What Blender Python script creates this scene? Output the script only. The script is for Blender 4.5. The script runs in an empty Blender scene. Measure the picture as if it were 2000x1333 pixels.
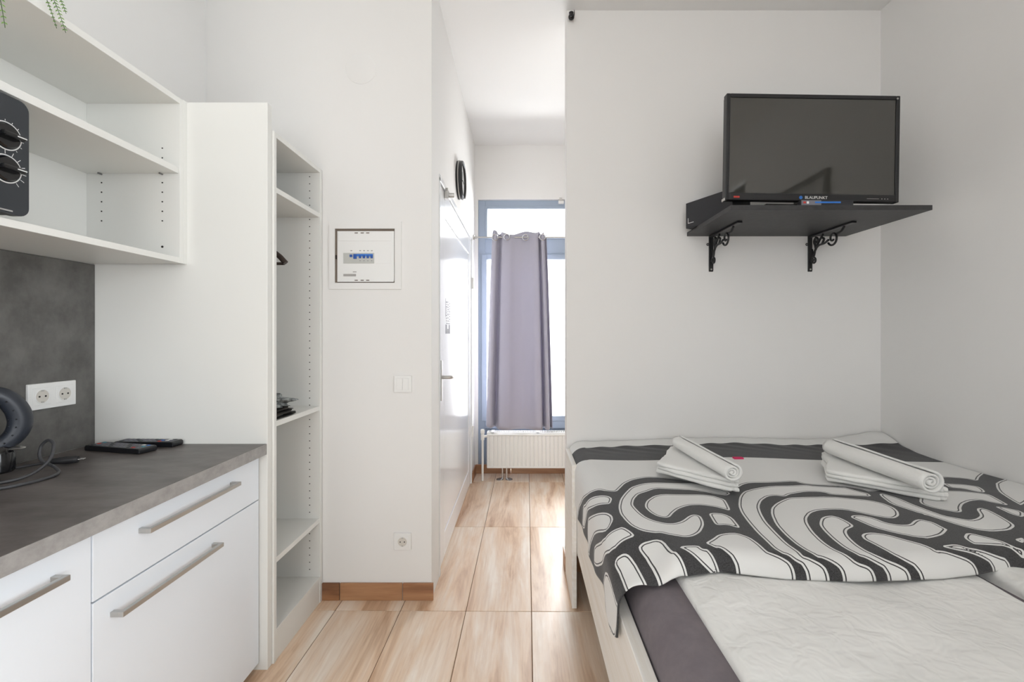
import bpy, bmesh, math, random
import numpy as np
from mathutils import Vector, Matrix, Euler
random.seed(7)
SC = bpy.context.scene
COL = SC.collection
PI = math.pi

# ------------------------------------------------------------------ camera
cam_d = bpy.data.cameras.new('camera'); cam = bpy.data.objects.new('camera', cam_d); COL.objects.link(cam)
cam.location = (0, 0, 1.2); cam.rotation_euler = (PI/2, 0, 0)
cam_d.sensor_width = 36.0; cam_d.lens = 16.2
cam_d.shift_x = -0.010; cam_d.shift_y = -0.00575
cam_d.clip_start = 0.02
SC.camera = cam

# ------------------------------------------------------------------ sky, daylight, exposure
w = bpy.data.worlds.new('sky'); SC.world = w; w.use_nodes = True
bg = w.node_tree.nodes['Background']
bg.inputs['Color'].default_value = (0.93, 0.97, 1.0, 1); bg.inputs['Strength'].default_value = 2.5
def area(name, loc, rot, sx, sy, power, color):
    d = bpy.data.lights.new(name, 'AREA'); d.shape = 'RECTANGLE'; d.size = sx; d.size_y = sy
    d.energy = power; d.color = color
    o = bpy.data.objects.new(name, d); COL.objects.link(o); o.location = loc; o.rotation_euler = rot
    return o
# daylight outside the corridor window (shines towards -Y); the side and rear ones sit at windows added to light the room
area('daylight_corridor_window', (0.12, 4.30, 1.40), (-PI/2, 0, 0), 1.25, 2.2, 126, (0.97, 0.985, 1.0))
area('added_side_window_light', (2.02, -1.05, 1.55), (0, PI/2, 0), 2.1, 2.2, 63, (0.88, 0.94, 1.0))
area('added_rear_window_light', (-0.50, -2.82, 1.48), (PI/2, 0, 0), 1.9, 2.1, 24, (0.95, 0.975, 1.0))
SC.view_settings.view_transform = 'Standard'; SC.view_settings.look = 'None'
SC.view_settings.exposure = 0.24; SC.view_settings.gamma = 1.0; SC.view_settings.use_curve_mapping = False

# ------------------------------------------------------------------ materials
def lin(c):
    return tuple(((v/255)/12.92 if v/255 <= 0.04045 else ((v/255+0.055)/1.055)**2.4) for v in c) + (1.0,)
M = {}
def mat(name, rgb, rough=0.6, metal=0.0, bump=None, spec=0.5, var=None, coat=0.0, sheen=0.0):
    m = bpy.data.materials.new(name); m.use_nodes = True
    nt = m.node_tree; b = nt.nodes['Principled BSDF']
    b.inputs['Base Color'].default_value = lin(rgb); b.inputs['Roughness'].default_value = rough
    b.inputs['Metallic'].default_value = metal; b.inputs['Specular IOR Level'].default_value = spec
    b.inputs['Coat Weight'].default_value = coat; b.inputs['Sheen Weight'].default_value = sheen
    tc = nt.nodes.new('ShaderNodeTexCoord')
    if bump:
        sc, st, dist = bump
        n = nt.nodes.new('ShaderNodeTexNoise'); n.inputs['Scale'].default_value = sc; n.inputs['Detail'].default_value = 5
        nt.links.new(tc.outputs['Object'], n.inputs['Vector'])
        bp = nt.nodes.new('ShaderNodeBump'); bp.inputs['Strength'].default_value = st; bp.inputs['Distance'].default_value = dist
        nt.links.new(n.outputs['Fac'], bp.inputs['Height']); nt.links.new(bp.outputs['Normal'], b.inputs['Normal'])
    if var:   # (second colour, scale vector)
        c2, scale = var
        mp = nt.nodes.new('ShaderNodeMapping'); mp.inputs['Scale'].default_value = scale
        n = nt.nodes.new('ShaderNodeTexNoise'); n.inputs['Scale'].default_value = 1.0; n.inputs['Detail'].default_value = 6; n.inputs['Roughness'].default_value = 0.65
        nt.links.new(tc.outputs['Object'], mp.inputs['Vector']); nt.links.new(mp.outputs['Vector'], n.inputs['Vector'])
        r = nt.nodes.new('ShaderNodeValToRGB'); r.color_ramp.elements[0].position = 0.36; r.color_ramp.elements[1].position = 0.66
        r.color_ramp.elements[0].color = lin(rgb); r.color_ramp.elements[1].color = lin(c2)
        nt.links.new(n.outputs['Fac'], r.inputs['Fac']); nt.links.new(r.outputs['Color'], b.inputs['Base Color'])
    M[name] = m
    return m
mat('wall_paint', (239, 237, 234), 0.85, bump=(60, 0.10, 0.002))
mat('ceiling_paint', (240, 239, 237), 0.9, bump=(60, 0.08, 0.002))
mat('grout', (120, 92, 68), 0.9)
mat('laminate', (236, 235, 230), 0.42, bump=(220, 0.04, 0.0006), spec=0.4)
mat('front_white', (243, 248, 254), 0.30, bump=(160, 0.03, 0.0006))
mat('door_white', (246, 248, 250), 0.17, spec=0.42)
mat('plastic_white', (240, 239, 236), 0.35)
mat('plastic_grey', (214, 209, 200), 0.5)
mat('box_inside_shade', (118, 106, 95), 0.8)  # grey box interior, with the gap's shade put into its colour
mat('hole_dark', (40, 36, 34), 0.9)
mat('pin_metal', (150, 150, 150), 0.35, 0.9)
mat('counter', (82, 76, 74), 0.38, var=((112, 105, 102), (7, 16, 12)), bump=(90, 0.05, 0.001))
mat('counter_edge', (170, 167, 164), 0.38, var=((150, 147, 144), (7, 30, 40)))
mat('splash', (84, 82, 79), 0.55, var=((112, 110, 106), (8, 9, 8)), bump=(80, 0.05, 0.001))
mat('steel', (190, 188, 184), 0.32, 0.95)
mat('chrome', (205, 205, 207), 0.15, 1.0)
mat('black_plastic', (24, 25, 28), 0.32)
mat('black_gloss', (12, 12, 15), 0.14, spec=0.6)
mat('kettle_grip', (44, 48, 56), 0.42, bump=(300, 0.08, 0.0006))
mat('kettle_dimple', (22, 24, 29), 0.5)
mat('rubber', (36, 36, 38), 0.55)
mat('cord_grey', (66, 66, 68), 0.5)
mat('microwave_face', (46, 50, 55), 0.38)
mat('print_white', (232, 232, 230), 0.6)
mat('print_red', (196, 60, 50), 0.5)
mat('print_blue', (46, 116, 200), 0.5)
mat('print_teal', (70, 150, 170), 0.5)
mat('print_grey', (120, 120, 128), 0.6)
mat('print_pale', (172, 168, 164), 0.7)
mat('screen', (58, 57, 53), 0.035, spec=1.0)
mat('tv_bezel', (30, 30, 32), 0.35)
mat('shelf_black', (46, 45, 46), 0.5, bump=(260, 0.08, 0.0006), var=((56, 55, 56), (30, 30, 30)))
mat('iron_black', (22, 22, 24), 0.38, bump=(120, 0.15, 0.001))
mat('card_black', (44, 44, 48), 0.6)
mat('curtain', (186, 183, 194), 0.9, bump=(700, 0.12, 0.0008), sheen=0.2)
mat('window_frame', (160, 173, 190), 0.45)
mat('radiator_white', (243, 242, 238), 0.35)
mat('bed_wood', (246, 243, 238), 0.5, var=((236, 230, 220), (60, 2.5, 60)), bump=(120, 0.05, 0.0008))
mat('towel', (240, 239, 235), 0.95, bump=(420, 0.45, 0.0022), sheen=0.3)
mat('sheet_grey', (116, 108, 112), 0.95, bump=(500, 0.25, 0.001), var=((126, 118, 121), (20, 20, 20)))
mat('tag_pink', (216, 40, 100), 0.7)
mat('frond_green', (82, 122, 52), 0.6, var=((128, 158, 84), (40, 40, 40)))
mat('stem_green', (52, 74, 36), 0.6)
mat('pot', (205, 200, 190), 0.6)
mat('soil', (50, 38, 30), 0.95)
mat('hanger_wood', (58, 46, 40), 0.45)
mat('cloth_dark', (66, 62, 58), 0.95, bump=(300, 0.3, 0.0015), var=((92, 88, 82), (60, 60, 60)))
mat('cloth_pattern', (70, 72, 72), 0.95, bump=(200, 0.4, 0.002), var=((172, 176, 174), (55, 55, 55)))
mat('art_paper', (206, 203, 198), 0.8, var=((170, 172, 178), (4, 4, 4)))
mat('breaker_grey', (196, 196, 190), 0.5)
mat('breaker_blue', (30, 84, 168), 0.45)
mat('clock_face', (214, 214, 212), 0.4)

def glass_mat():
    m = bpy.data.materials.new('window_glass'); m.use_nodes = True; nt = m.node_tree
    nt.nodes.remove(nt.nodes['Principled BSDF']); out = nt.nodes['Material Output']
    t = nt.nodes.new('ShaderNodeBsdfTransparent'); g = nt.nodes.new('ShaderNodeBsdfGlossy'); g.inputs['Roughness'].default_value = 0.02
    f = nt.nodes.new('ShaderNodeFresnel'); f.inputs['IOR'].default_value = 1.3
    x = nt.nodes.new('ShaderNodeMixShader')
    nt.links.new(f.outputs[0], x.inputs[0]); nt.links.new(t.outputs[0], x.inputs[1]); nt.links.new(g.outputs[0], x.inputs[2])
    nt.links.new(x.outputs[0], out.inputs['Surface']); M['window_glass'] = m
glass_mat()

def curtain_mat():
    m = M['curtain']; nt = m.node_tree; b = nt.nodes['Principled BSDF']; out = nt.nodes['Material Output']
    t = nt.nodes.new('ShaderNodeBsdfTranslucent'); t.inputs['Color'].default_value = lin((170, 166, 184))
    x = nt.nodes.new('ShaderNodeMixShader'); x.inputs[0].default_value = 0.16
    nt.links.new(b.outputs[0], x.inputs[1]); nt.links.new(t.outputs[0], x.inputs[2]); nt.links.new(x.outputs[0], out.inputs['Surface'])
curtain_mat()

def tile_mat(name, c_dark, c_mid, c_light, along='Y'):
    m = bpy.data.materials.new(name); m.use_nodes = True; nt = m.node_tree; b = nt.nodes['Principled BSDF']
    tc = nt.nodes.new('ShaderNodeTexCoord'); oi = nt.nodes.new('ShaderNodeObjectInfo')
    mul = nt.nodes.new('ShaderNodeMath'); mul.operation = 'MULTIPLY'; mul.inputs[1].default_value = 37.0
    nt.links.new(oi.outputs['Random'], mul.inputs[0])
    add = nt.nodes.new('ShaderNodeVectorMath'); add.operation = 'ADD'
    nt.links.new(tc.outputs['Object'], add.inputs[0]); nt.links.new(mul.outputs[0], add.inputs[1])
    def noise(scale, det, rough, dist=0.0):
        mp = nt.nodes.new('ShaderNodeMapping'); mp.inputs['Scale'].default_value = scale
        n = nt.nodes.new('ShaderNodeTexNoise'); n.inputs['Scale'].default_value = 1; n.inputs['Detail'].default_value = det
        n.inputs['Roughness'].default_value = rough; n.inputs['Distortion'].default_value = dist
        nt.links.new(add.outputs[0], mp.inputs['Vector']); nt.links.new(mp.outputs[0], n.inputs['Vector']); return n
    a = noise((9, 1.1, 4) if along == 'Y' else (1.5, 4, 13), 5, 0.62, 0.5)
    g = noise((95, 3.2, 10) if along == 'Y' else (4, 10, 90), 4, 0.6)
    r = nt.nodes.new('ShaderNodeValToRGB'); e = r.color_ramp.elements
    e[0].position = 0.28; e[0].color = lin(c_dark); e[1].position = 0.68; e[1].color = lin(c_light)
    k = e.new(0.46); k.color = lin(c_mid)
    nt.links.new(a.outputs['Fac'], r.inputs['Fac'])
    r2 = nt.nodes.new('ShaderNodeValToRGB'); e2 = r2.color_ramp.elements
    e2[0].position = 0.30; e2[0].color = (0.72, 0.62, 0.54, 1); e2[1].position = 0.55; e2[1].color = (1, 1, 1, 1)
    nt.links.new(g.outputs['Fac'], r2.inputs['Fac'])
    mx = nt.nodes.new('ShaderNodeMix'); mx.data_type = 'RGBA'; mx.blend_type = 'MULTIPLY'; mx.inputs[0].default_value = 0.4
    nt.links.new(r.outputs['Color'], mx.inputs[6]); nt.links.new(r2.outputs['Color'], mx.inputs[7])
    nt.links.new(mx.outputs[2], b.inputs['Base Color'])
    b.inputs['Roughness'].default_value = 0.40; b.inputs['Specular IOR Level'].default_value = 0.85
    bp = nt.nodes.new('ShaderNodeBump'); bp.inputs['Strength'].default_value = 0.12; bp.inputs['Distance'].default_value = 0.001
    nt.links.new(g.outputs['Fac'], bp.inputs['Height']); nt.links.new(bp.outputs['Normal'], b.inputs['Normal'])
    M[name] = m
tile_mat('wood_tile', (178, 128, 86), (232, 202, 172), (250, 237, 222))
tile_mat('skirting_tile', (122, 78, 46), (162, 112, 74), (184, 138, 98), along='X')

# ------------------------------------------------------------------ mesh helpers
OFF = {}
class MB:
    def __init__(s): s.v = []; s.f = []; s.sm = False
    def add(s, vs, fs):
        n = len(s.v); s.v += [tuple(p) for p in vs]; s.f += [tuple(i+n for i in f) for f in fs]; return s
    def box(s, x0, x1, y0, y1, z0, z1):
        return s.add([(x0,y0,z0),(x1,y0,z0),(x1,y1,z0),(x0,y1,z0),(x0,y0,z1),(x1,y0,z1),(x1,y1,z1),(x0,y1,z1)],
                     [(0,3,2,1),(4,5,6,7),(0,1,5,4),(1,2,6,5),(2,3,7,6),(3,0,4,7)])
    def prism(s, pts, axis, a0, a1):
        # pts: outline in the two other axes (x: (y,z), y: (x,z), z: (x,y))
        def P(p, a): return {'x': (a, p[0], p[1]), 'y': (p[0], a, p[1]), 'z': (p[0], p[1], a)}[axis]
        n = len(pts)
        return s.add([P(p, a0) for p in pts] + [P(p, a1) for p in pts],
                     [tuple(range(n))[::-1], tuple(range(n, 2*n))] + [(i, (i+1) % n, n+(i+1) % n, n+i) for i in range(n)])
    def tube(s, pts, r, seg=10, cap=True, closed=False):
        pts = [Vector(p) for p in pts]; n = len(pts)
        rs = r if isinstance(r, (list, tuple)) else [r]*n
        up = None; rings = []
        for i in range(n):
            if closed: t = (pts[(i+1) % n]-pts[i-1])
            else: t = pts[min(i+1, n-1)]-pts[max(i-1, 0)]
            t.normalize()
            if up is None:
                up = t.orthogonal().normalized()
            up = (up - t*up.dot(t))
            if up.length < 1e-6: up = t.orthogonal()
            up.normalize(); sd = t.cross(up)
            rings.append([pts[i]+(up*math.cos(2*PI*k/seg)+sd*math.sin(2*PI*k/seg))*rs[i] for k in range(seg)])
        vs = [p for ring in rings for p in ring]; fs = []
        for i in range(n if closed else n-1):
            j = (i+1) % n
            for k in range(seg):
                fs.append((i*seg+k, i*seg+(k+1) % seg, j*seg+(k+1) % seg, j*seg+k))
        if cap and not closed:
            fs.append(tuple(range(seg))[::-1]); fs.append(tuple((n-1)*seg+k for k in range(seg)))
        return s.add(vs, fs)
    def cyl(s, p0, p1, r, seg=24): return s.tube([p0, p1], r, seg)
    def lathe(s, prof, c, axis='z', seg=32):
        # prof: list of (radius, height); closed with caps
        def P(r, h, a):
            u, v = r*math.cos(a), r*math.sin(a)
            return {'z': (c[0]+u, c[1]+v, c[2]+h), 'x': (c[0]+h, c[1]+u, c[2]+v), 'y': (c[0]+v, c[1]+h, c[2]+u)}[axis]
        vs = [P(r, h, 2*PI*k/seg) for r, h in prof for k in range(seg)]; fs = []
        for i in range(len(prof)-1):
            for k in range(seg):
                fs.append((i*seg+k, i*seg+(k+1) % seg, (i+1)*seg+(k+1) % seg, (i+1)*seg+k))
        fs.append(tuple(range(seg))[::-1]); n = len(prof)-1; fs.append(tuple(n*seg+k for k in range(seg)))
        return s.add(vs, fs)
    def sphere(s, c, r, seg=18, ring=10):
        if not isinstance(r, tuple): r = (r, r, r)
        vs = [(c[0], c[1], c[2]-r[2])]
        for i in range(1, ring):
            ph = -PI/2+PI*i/ring
            vs += [(c[0]+r[0]*math.cos(ph)*math.cos(2*PI*k/seg), c[1]+r[1]*math.cos(ph)*math.sin(2*PI*k/seg), c[2]+r[2]*math.sin(ph)) for k in range(seg)]
        vs.append((c[0], c[1], c[2]+r[2])); fs = []
        for k in range(seg):
            fs.append((0, 1+(k+1) % seg, 1+k)); e = 1+(ring-2)*seg
            fs.append((len(vs)-1, e+k, e+(k+1) % seg))
            for i in range(ring-2):
                a = 1+i*seg; fs.append((a+k, a+(k+1) % seg, a+seg+(k+1) % seg, a+seg+k))
        return s.add(vs, fs)
    def torus(s, c, R, r, axis='x', seg=32, sub=8, sq=1.0):
        pts = []
        for k in range(seg):
            a = 2*PI*k/seg; u, v = R*math.cos(a), R*sq*math.sin(a)
            pts.append({'z': (c[0]+u, c[1]+v, c[2]), 'x': (c[0], c[1]+u, c[2]+v), 'y': (c[0]+u, c[1], c[2]+v)}[axis])
        return s.tube(pts, r, sub, closed=True)
    def grid(s, nu, nv, fn):
        vs = [fn(i/nu, j/nv) for i in range(nu+1) for j in range(nv+1)]
        fs = [(i*(nv+1)+j, (i+1)*(nv+1)+j, (i+1)*(nv+1)+j+1, i*(nv+1)+j+1) for i in range(nu) for j in range(nv)]
        return s.add(vs, fs)
    def build(s, name, m, parent=None, bevel=0.0, smooth=False, solid=0.0, sub=0, seg=2, angle=40):
        o0 = OFF.get(parent, Vector((0, 0, 0)))
        me = bpy.data.meshes.new(name); me.from_pydata([Vector(p)-o0 for p in s.v], [], s.f); me.update()
        bm = bmesh.new(); bm.from_mesh(me); bmesh.ops.recalc_face_normals(bm, faces=bm.faces[:]); bm.to_mesh(me); bm.free()
        me.materials.append(M[m])
        o = bpy.data.objects.new(name, me); COL.objects.link(o)
        if parent is not None: o.parent = parent; OFF[o] = o0
        if smooth:
            me.shade_smooth()
            try: me.set_sharp_from_angle(angle=math.radians(angle))
            except Exception: pass
        if solid:
            md = o.modifiers.new('solid', 'SOLIDIFY'); md.thickness = solid; md.offset = -1
        if bevel:
            md = o.modifiers.new('bevel', 'BEVEL'); md.width = bevel; md.segments = seg; md.limit_method = 'ANGLE'; md.angle_limit = math.radians(35)
        if sub:
            md = o.modifiers.new('sub', 'SUBSURF'); md.levels = sub; md.render_levels = sub
        return o
def tag(o, label, cat, group=None):
    o['label'] = label; o['category'] = cat
    if group: o['group'] = group
    return o
def thing(name, label, cat, loc=(0, 0, 0), rot=None, group=None):
    o = bpy.data.objects.new(name, None); COL.objects.link(o); o.location = loc; o.empty_display_size = 0.05
    if rot is not None: o.rotation_euler = rot; OFF[o] = Vector((0, 0, 0))      # parts given in local coordinates
    else: OFF[o] = Vector(loc)                                                 # parts given in room coordinates
    return tag(o, label, cat, group)
def struct(o): o['kind'] = 'structure'; return o
def copy_part(src, parent, loc):
    c = src.copy(); COL.objects.link(c); c.parent = parent; c.location = loc; return c
def text(name, body, size, m, parent, loc, rot, depth=0.0004):
    cu = bpy.data.curves.new(name, 'FONT'); cu.body = body; cu.size = size; cu.extrude = depth; cu.align_x = 'CENTER'; cu.align_y = 'CENTER'
    t = bpy.data.objects.new(name, cu); COL.objects.link(t)
    me = bpy.data.meshes.new_from_object(t.evaluated_get(bpy.context.evaluated_depsgraph_get()))
    bpy.data.objects.remove(t); bpy.data.curves.remove(cu)
    me.materials.clear(); me.materials.append(M[m])
    o = bpy.data.objects.new(name, me); COL.objects.link(o); o.parent = parent
    o.location = Vector(loc)-OFF.get(parent, Vector((0, 0, 0))); o.rotation_euler = rot
    return o
def cat_rom(pts, n=8):
    P = [Vector(p) for p in pts]; P = [P[0]*2-P[1]]+P+[P[-1]*2-P[-2]]; out = []
    for i in range(1, len(P)-2):
        for k in range(n):
            t = k/n; a, b, c, d = P[i-1:i+3]
            out.append(0.5*((2*b)+(c-a)*t+(2*a-5*b+4*c-d)*t*t+(3*b-a-3*c+d)*t**3))
    out.append(P[-2]); return out

# ------------------------------------------------------------------ the room
XL, XR, YW, YC, YT, YE, YR, ZC = -1.54, 1.82, 2.09, 2.283, 2.34, 4.0, -2.6, 2.85
XD = -0.411
fl = struct(MB().box(-1.75, 2.05, -2.85, 4.25, -0.14, -0.0025).build('floor', 'grout'))
tw, tl, gp = 0.285, 0.88, 0.0014
tile = None
for i in range(-6, 7):
    for j in range(-6, 3):
        x0 = 0.04+i*tw; y0 = 2.0+j*tl
        if x0+tw < XL+0.05 or x0 > XR-0.05 or y0+tl < YR+0.1 or y0 > YE: continue
        cx, cy = x0+tw/2, y0+tl/2; a = math.radians(-0.55)
        px, py = 0.04+(cx-0.04)*math.cos(a)-(cy-2)*math.sin(a), 2+(cx-0.04)*math.sin(a)+(cy-2)*math.cos(a)
        if tile is None:
            tile = MB().box(-tw/2+gp, tw/2-gp, -tl/2+gp, tl/2-gp, -0.008, 0.0).build('floor_tile', 'wood_tile', fl, bevel=0.0012, seg=1)
            o = tile
        else:
            o = tile.copy(); COL.objects.link(o)
        o.parent = fl; o.location = (px, py, 0); o.rotation_euler = (0, 0, a)
struct(MB().box(-1.75, 2.05, -2.85, 4.25, ZC, ZC+0.12).build('ceiling', 'ceiling_paint'))
struct(MB().box(XL-0.12, XL, YR, 2.30, 0, ZC).build('wall_left', 'wall_paint'))
struct(MB().prism([(XD, YW), (XD, YC), (-0.95, YC), (-0.95, 2.45), (XL, 2.45)]+[(XL+(-0.90-XL)*k/14, YW+0.15*(1-k/14)**2) for k in range(15)], 'z', 0, ZC).build('wall_back', 'wall_paint', smooth=True, angle=25))
wc = MB().box(XD-0.12, XD, YC, 3.74, 1.985, ZC).box(XD-0.12, XD, 3.74, YE, 0, ZC)
struct(wc.build('wall_corridor', 'wall_paint'))
struct(MB().box(0.226, XR, YT, YT+0.10, 0, ZC).build('wall_partition', 'wall_paint'))
RY0, RY1, RZ0, RZ1 = -2.15, 0.05, 0.55, 2.55
struct(MB().box(XR, XR+0.12, RY1, YE, 0, ZC).box(XR, XR+0.12, YR, RY0, 0, ZC).box(XR, XR+0.12, RY0, RY1, 0, RZ0).box(XR, XR+0.12, RY0, RY1, RZ1, ZC).build('wall_right', 'wall_paint'))
WX0, WX1, WZ1 = -0.384, 0.64, 2.38
we = MB().box(XD-0.12, WX0, YE, YE+0.2, 0, ZC).box(WX1, XR+0.12, YE, YE+0.2, 0, ZC).box(WX0, WX1, YE, YE+0.2, WZ1, ZC)
struct(we.build('wall_end', 'wall_paint'))
QX0, QX1 = -1.45, 0.45
wr = MB().box(XL-0.12, QX0, YR-0.12, YR, 0, ZC).box(QX1, XR+0.12, YR-0.12, YR, 0, ZC).box(QX0, QX1, YR-0.12, YR, 0, RZ0).box(QX0, QX1, YR-0.12, YR, RZ1, ZC)
struct(wr.build('wall_rear', 'wall_paint'))

# window at the end of the corridor: blue-grey frame, transom, two panes, dark panel at its foot
def frame_rect(mb, x0, x1, z0, z1, wd, y0, y1):
    return mb.box(x0, x0+wd, y0, y1, z0, z1).box(x1-wd, x1, y0, y1, z0, z1).box(x0+wd, x1-wd, y0, y1, z1-wd, z1).box(x0+wd, x1-wd, y0, y1, z0, z0+wd)
w1 = struct(frame_rect(MB(), WX0, WX1, 0.03, WZ1, 0.062, YE+0.03, YE+0.11).build('window_1', 'window_frame', bevel=0.004))
MB().box(WX0+0.06, WX1-0.06, YE+0.035, YE+0.105, 1.90, 2.045).build('transom', 'window_frame', w1, bevel=0.004)
MB().box(WX0+0.06, WX1-0.06, YE+0.02, YE+0.105, 0.385, 0.455).build('lower_rail', 'window_frame', w1, bevel=0.004)
MB().box(WX0+0.06, WX1-0.06, YE+0.05, YE+0.10, 0.09, 0.39).build('foot_panel', 'window_frame', w1)
frame_rect(MB(), WX0+0.058, WX1-0.058, 2.040, WZ1-0.055, 0.022, YE+0.022, YE+0.07).build('sash', 'window_frame', w1, bevel=0.003)
frame_rect(MB(), WX0+0.03, WX1-0.03, 0.45, 1.905, 0.045, YE+0.015, YE+0.07).build('sash', 'window_frame', w1, bevel=0.003)
MB().box(WX0+0.06, WX1-0.06, YE+0.045, YE+0.051, 2.045, WZ1-0.06).build('pane', 'window_glass', w1)
MB().box(WX0+0.06, WX1-0.06, YE+0.045, YE+0.051, 0.455, 1.90).build('pane', 'window_glass', w1)
# unseen side window behind the camera, added to light the room
def frame_side(mb, y0, y1, z0, z1, wd, x0, x1):
    return mb.box(x0, x1, y0, y0+wd, z0, z1).box(x0, x1, y1-wd, y1, z0, z1).box(x0, x1, y0+wd, y1-wd, z1-wd, z1).box(x0, x1, y0+wd, y1-wd, z0, z0+wd)
w2 = struct(frame_side(MB(), RY0, RY1, RZ0, RZ1, 0.06, XR+0.03, XR+0.10).build('window_added_side', 'plastic_white', bevel=0.004))
ym = (RY0+RY1)/2
MB().box(XR+0.03, XR+0.10, ym-0.03, ym+0.03, RZ0+0.06, RZ1-0.06).build('mullion', 'plastic_white', w2, bevel=0.004)
MB().box(XR+0.06, XR+0.066, RY0+0.06, ym-0.03, RZ0+0.06, RZ1-0.06).build('pane', 'window_glass', w2)
MB().box(XR+0.06, XR+0.066, ym+0.03, RY1-0.06, RZ0+0.06, RZ1-0.06).build('pane', 'window_glass', w2)

w3 = struct(frame_rect(MB(), QX0, QX1, RZ0, RZ1, 0.06, YR-0.10, YR-0.03).build('window_added_rear', 'plastic_white', bevel=0.004))  # unseen rear window, likewise added to brighten the room
xm = (QX0+QX1)/2
MB().box(xm-0.03, xm+0.03, YR-0.10, YR-0.03, RZ0+0.06, RZ1-0.06).build('mullion', 'plastic_white', w3, bevel=0.004)
MB().box(QX0+0.06, xm-0.03, YR-0.068, YR-0.062, RZ0+0.06, RZ1-0.06).build('pane', 'window_glass', w3)
MB().box(xm+0.03, QX1-0.06, YR-0.068, YR-0.062, RZ0+0.06, RZ1-0.06).build('pane', 'window_glass', w3)

# skirting tiles
def skirting(name, pieces):
    root = None
    for (x0, x1, y0, y1) in pieces:
        mb = MB().box(x0, x1, y0, y1, 0, 0.078)
        if root is None: root = struct(mb.build(name, 'skirting_tile', bevel=0.0015, seg=1))
        else: mb.build('skirting_tile', 'skirting_tile', root, bevel=0.0015, seg=1)
g = 0.0015
skirting('baseboard_back', [(-0.825+g, -0.541-g, YW-0.010, YW), (-0.905, -0.825-g, YW-0.010, YW), (-0.541+g, XD+0.009, YW-0.010, YW)])
skirting('baseboard_partition', [(0.216, 0.226, YT-0.009, YT+0.11), (0.226, 0.60, YT-0.010, YT), (0.603, 1.0, YT-0.010, YT), (1.003, 1.40, YT-0.010, YT), (1.403, XR, YT-0.010, YT)])
skirting('baseboard_end', [(XD+0.010, -0.10, YE-0.010, YE), (-0.097, 0.40, YE-0.010, YE), (0.403, 0.90, YE-0.010, YE), (0.903, XR, YE-0.010, YE)])
skirting('baseboard_corridor', [(XD, XD+0.010, 3.745, YE-0.011)])

# glossy white corridor door
d1 = struct(MB().box(-0.458, -0.420, 2.30, 3.72, 0.012, 1.968).build('door_1', 'door_white', bevel=0.003))
MB().box(XD-0.06, XD+0.004, YC, 2.300, 0, 1.985).box(XD-0.06, XD+0.004, 3.72, 3.76, 0, 1.985).box(XD-0.06, XD+0.004, YC, 3.76, 1.968, 2.0).build('door_frame', 'door_white', d1, bevel=0.002)
frm = MB().box(-0.421, -0.414, 2.305, 2.46, 0.02, 1.962).box(-0.421, -0.414, 3.565, 3.715, 0.02, 1.962).box(-0.421, -0.414, 2.46, 3.565, 1.83, 1.962).box(-0.421, -0.414, 2.46, 3.565, 0.02, 0.147)
frm.build('stile_frame', 'door_white', d1, bevel=0.003)
MB().box(-0.421, -0.4165, 2.472, 3.553, 0.159, 1.818).build('door_panel', 'door_white', d1, bevel=0.002)
hp = MB().box(-0.415, -0.408, 2.335, 2.362, 0.865, 1.072).build('handle_plate', 'steel', d1, bevel=0.003)
hl = MB().tube(cat_rom([(-0.41, 2.349, 0.985), (-0.372, 2.349, 0.985), (-0.360, 2.362, 0.985), (-0.360, 2.42, 0.985), (-0.362, 2.478, 0.984)], 6), 0.0085, 12)
hl.build('lever', 'steel', hp, smooth=True)
for z in (1.62, 0.42):
    MB().cyl((-0.402, 3.735, z-0.045), (-0.402, 3.735, z+0.045), 0.009, 12).build('hinge', 'plastic_white', d1, smooth=True)
st = MB()
for r in range(3):
    y = 2.52+r*0.055; z = 1.275
    while z < 1.385:
        h = random.uniform(0.006, 0.016); st.box(-0.4165, -0.4160, y, y+random.uniform(0.018, 0.04), z, z+h*0.7); z += h+0.004
st.box(-0.4165, -0.4160, 2.50, 2.506, 1.30, 1.40).box(-0.4165, -0.4160, 2.52, 2.66, 1.262, 1.267)
st.box(-0.4165, -0.4160, 2.50, 2.55, 1.208, 1.258).box(-0.4165, -0.4160, 2.565, 2.60, 1.208, 1.235).box(-0.4165, -0.4160, 2.61, 2.66, 1.208, 1.258)
st.build('printed_notice', 'print_grey', d1)
hk = MB().box(XD-0.002, XD+0.022, 2.44, 2.475, 1.925, 1.965).cyl((XD+0.02, 2.457, 1.945), (XD+0.05, 2.457, 1.945), 0.013, 14).cyl((XD+0.01, 2.457, 1.96), (XD+0.01, 2.457, 1.985), 0.006, 10)
hk.build('door_catch', 'steel', d1, bevel=0.002)

# ------------------------------------------------------------------ kitchen along the left wall
# tall end panel
tag(MB().box(XL+0.002, -0.912, 1.65, 1.678, 0.0, 2.034).build('end_panel', 'laminate', bevel=0.0012), 'tall white end panel standing between worktop and open wardrobe', 'panel')

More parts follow.
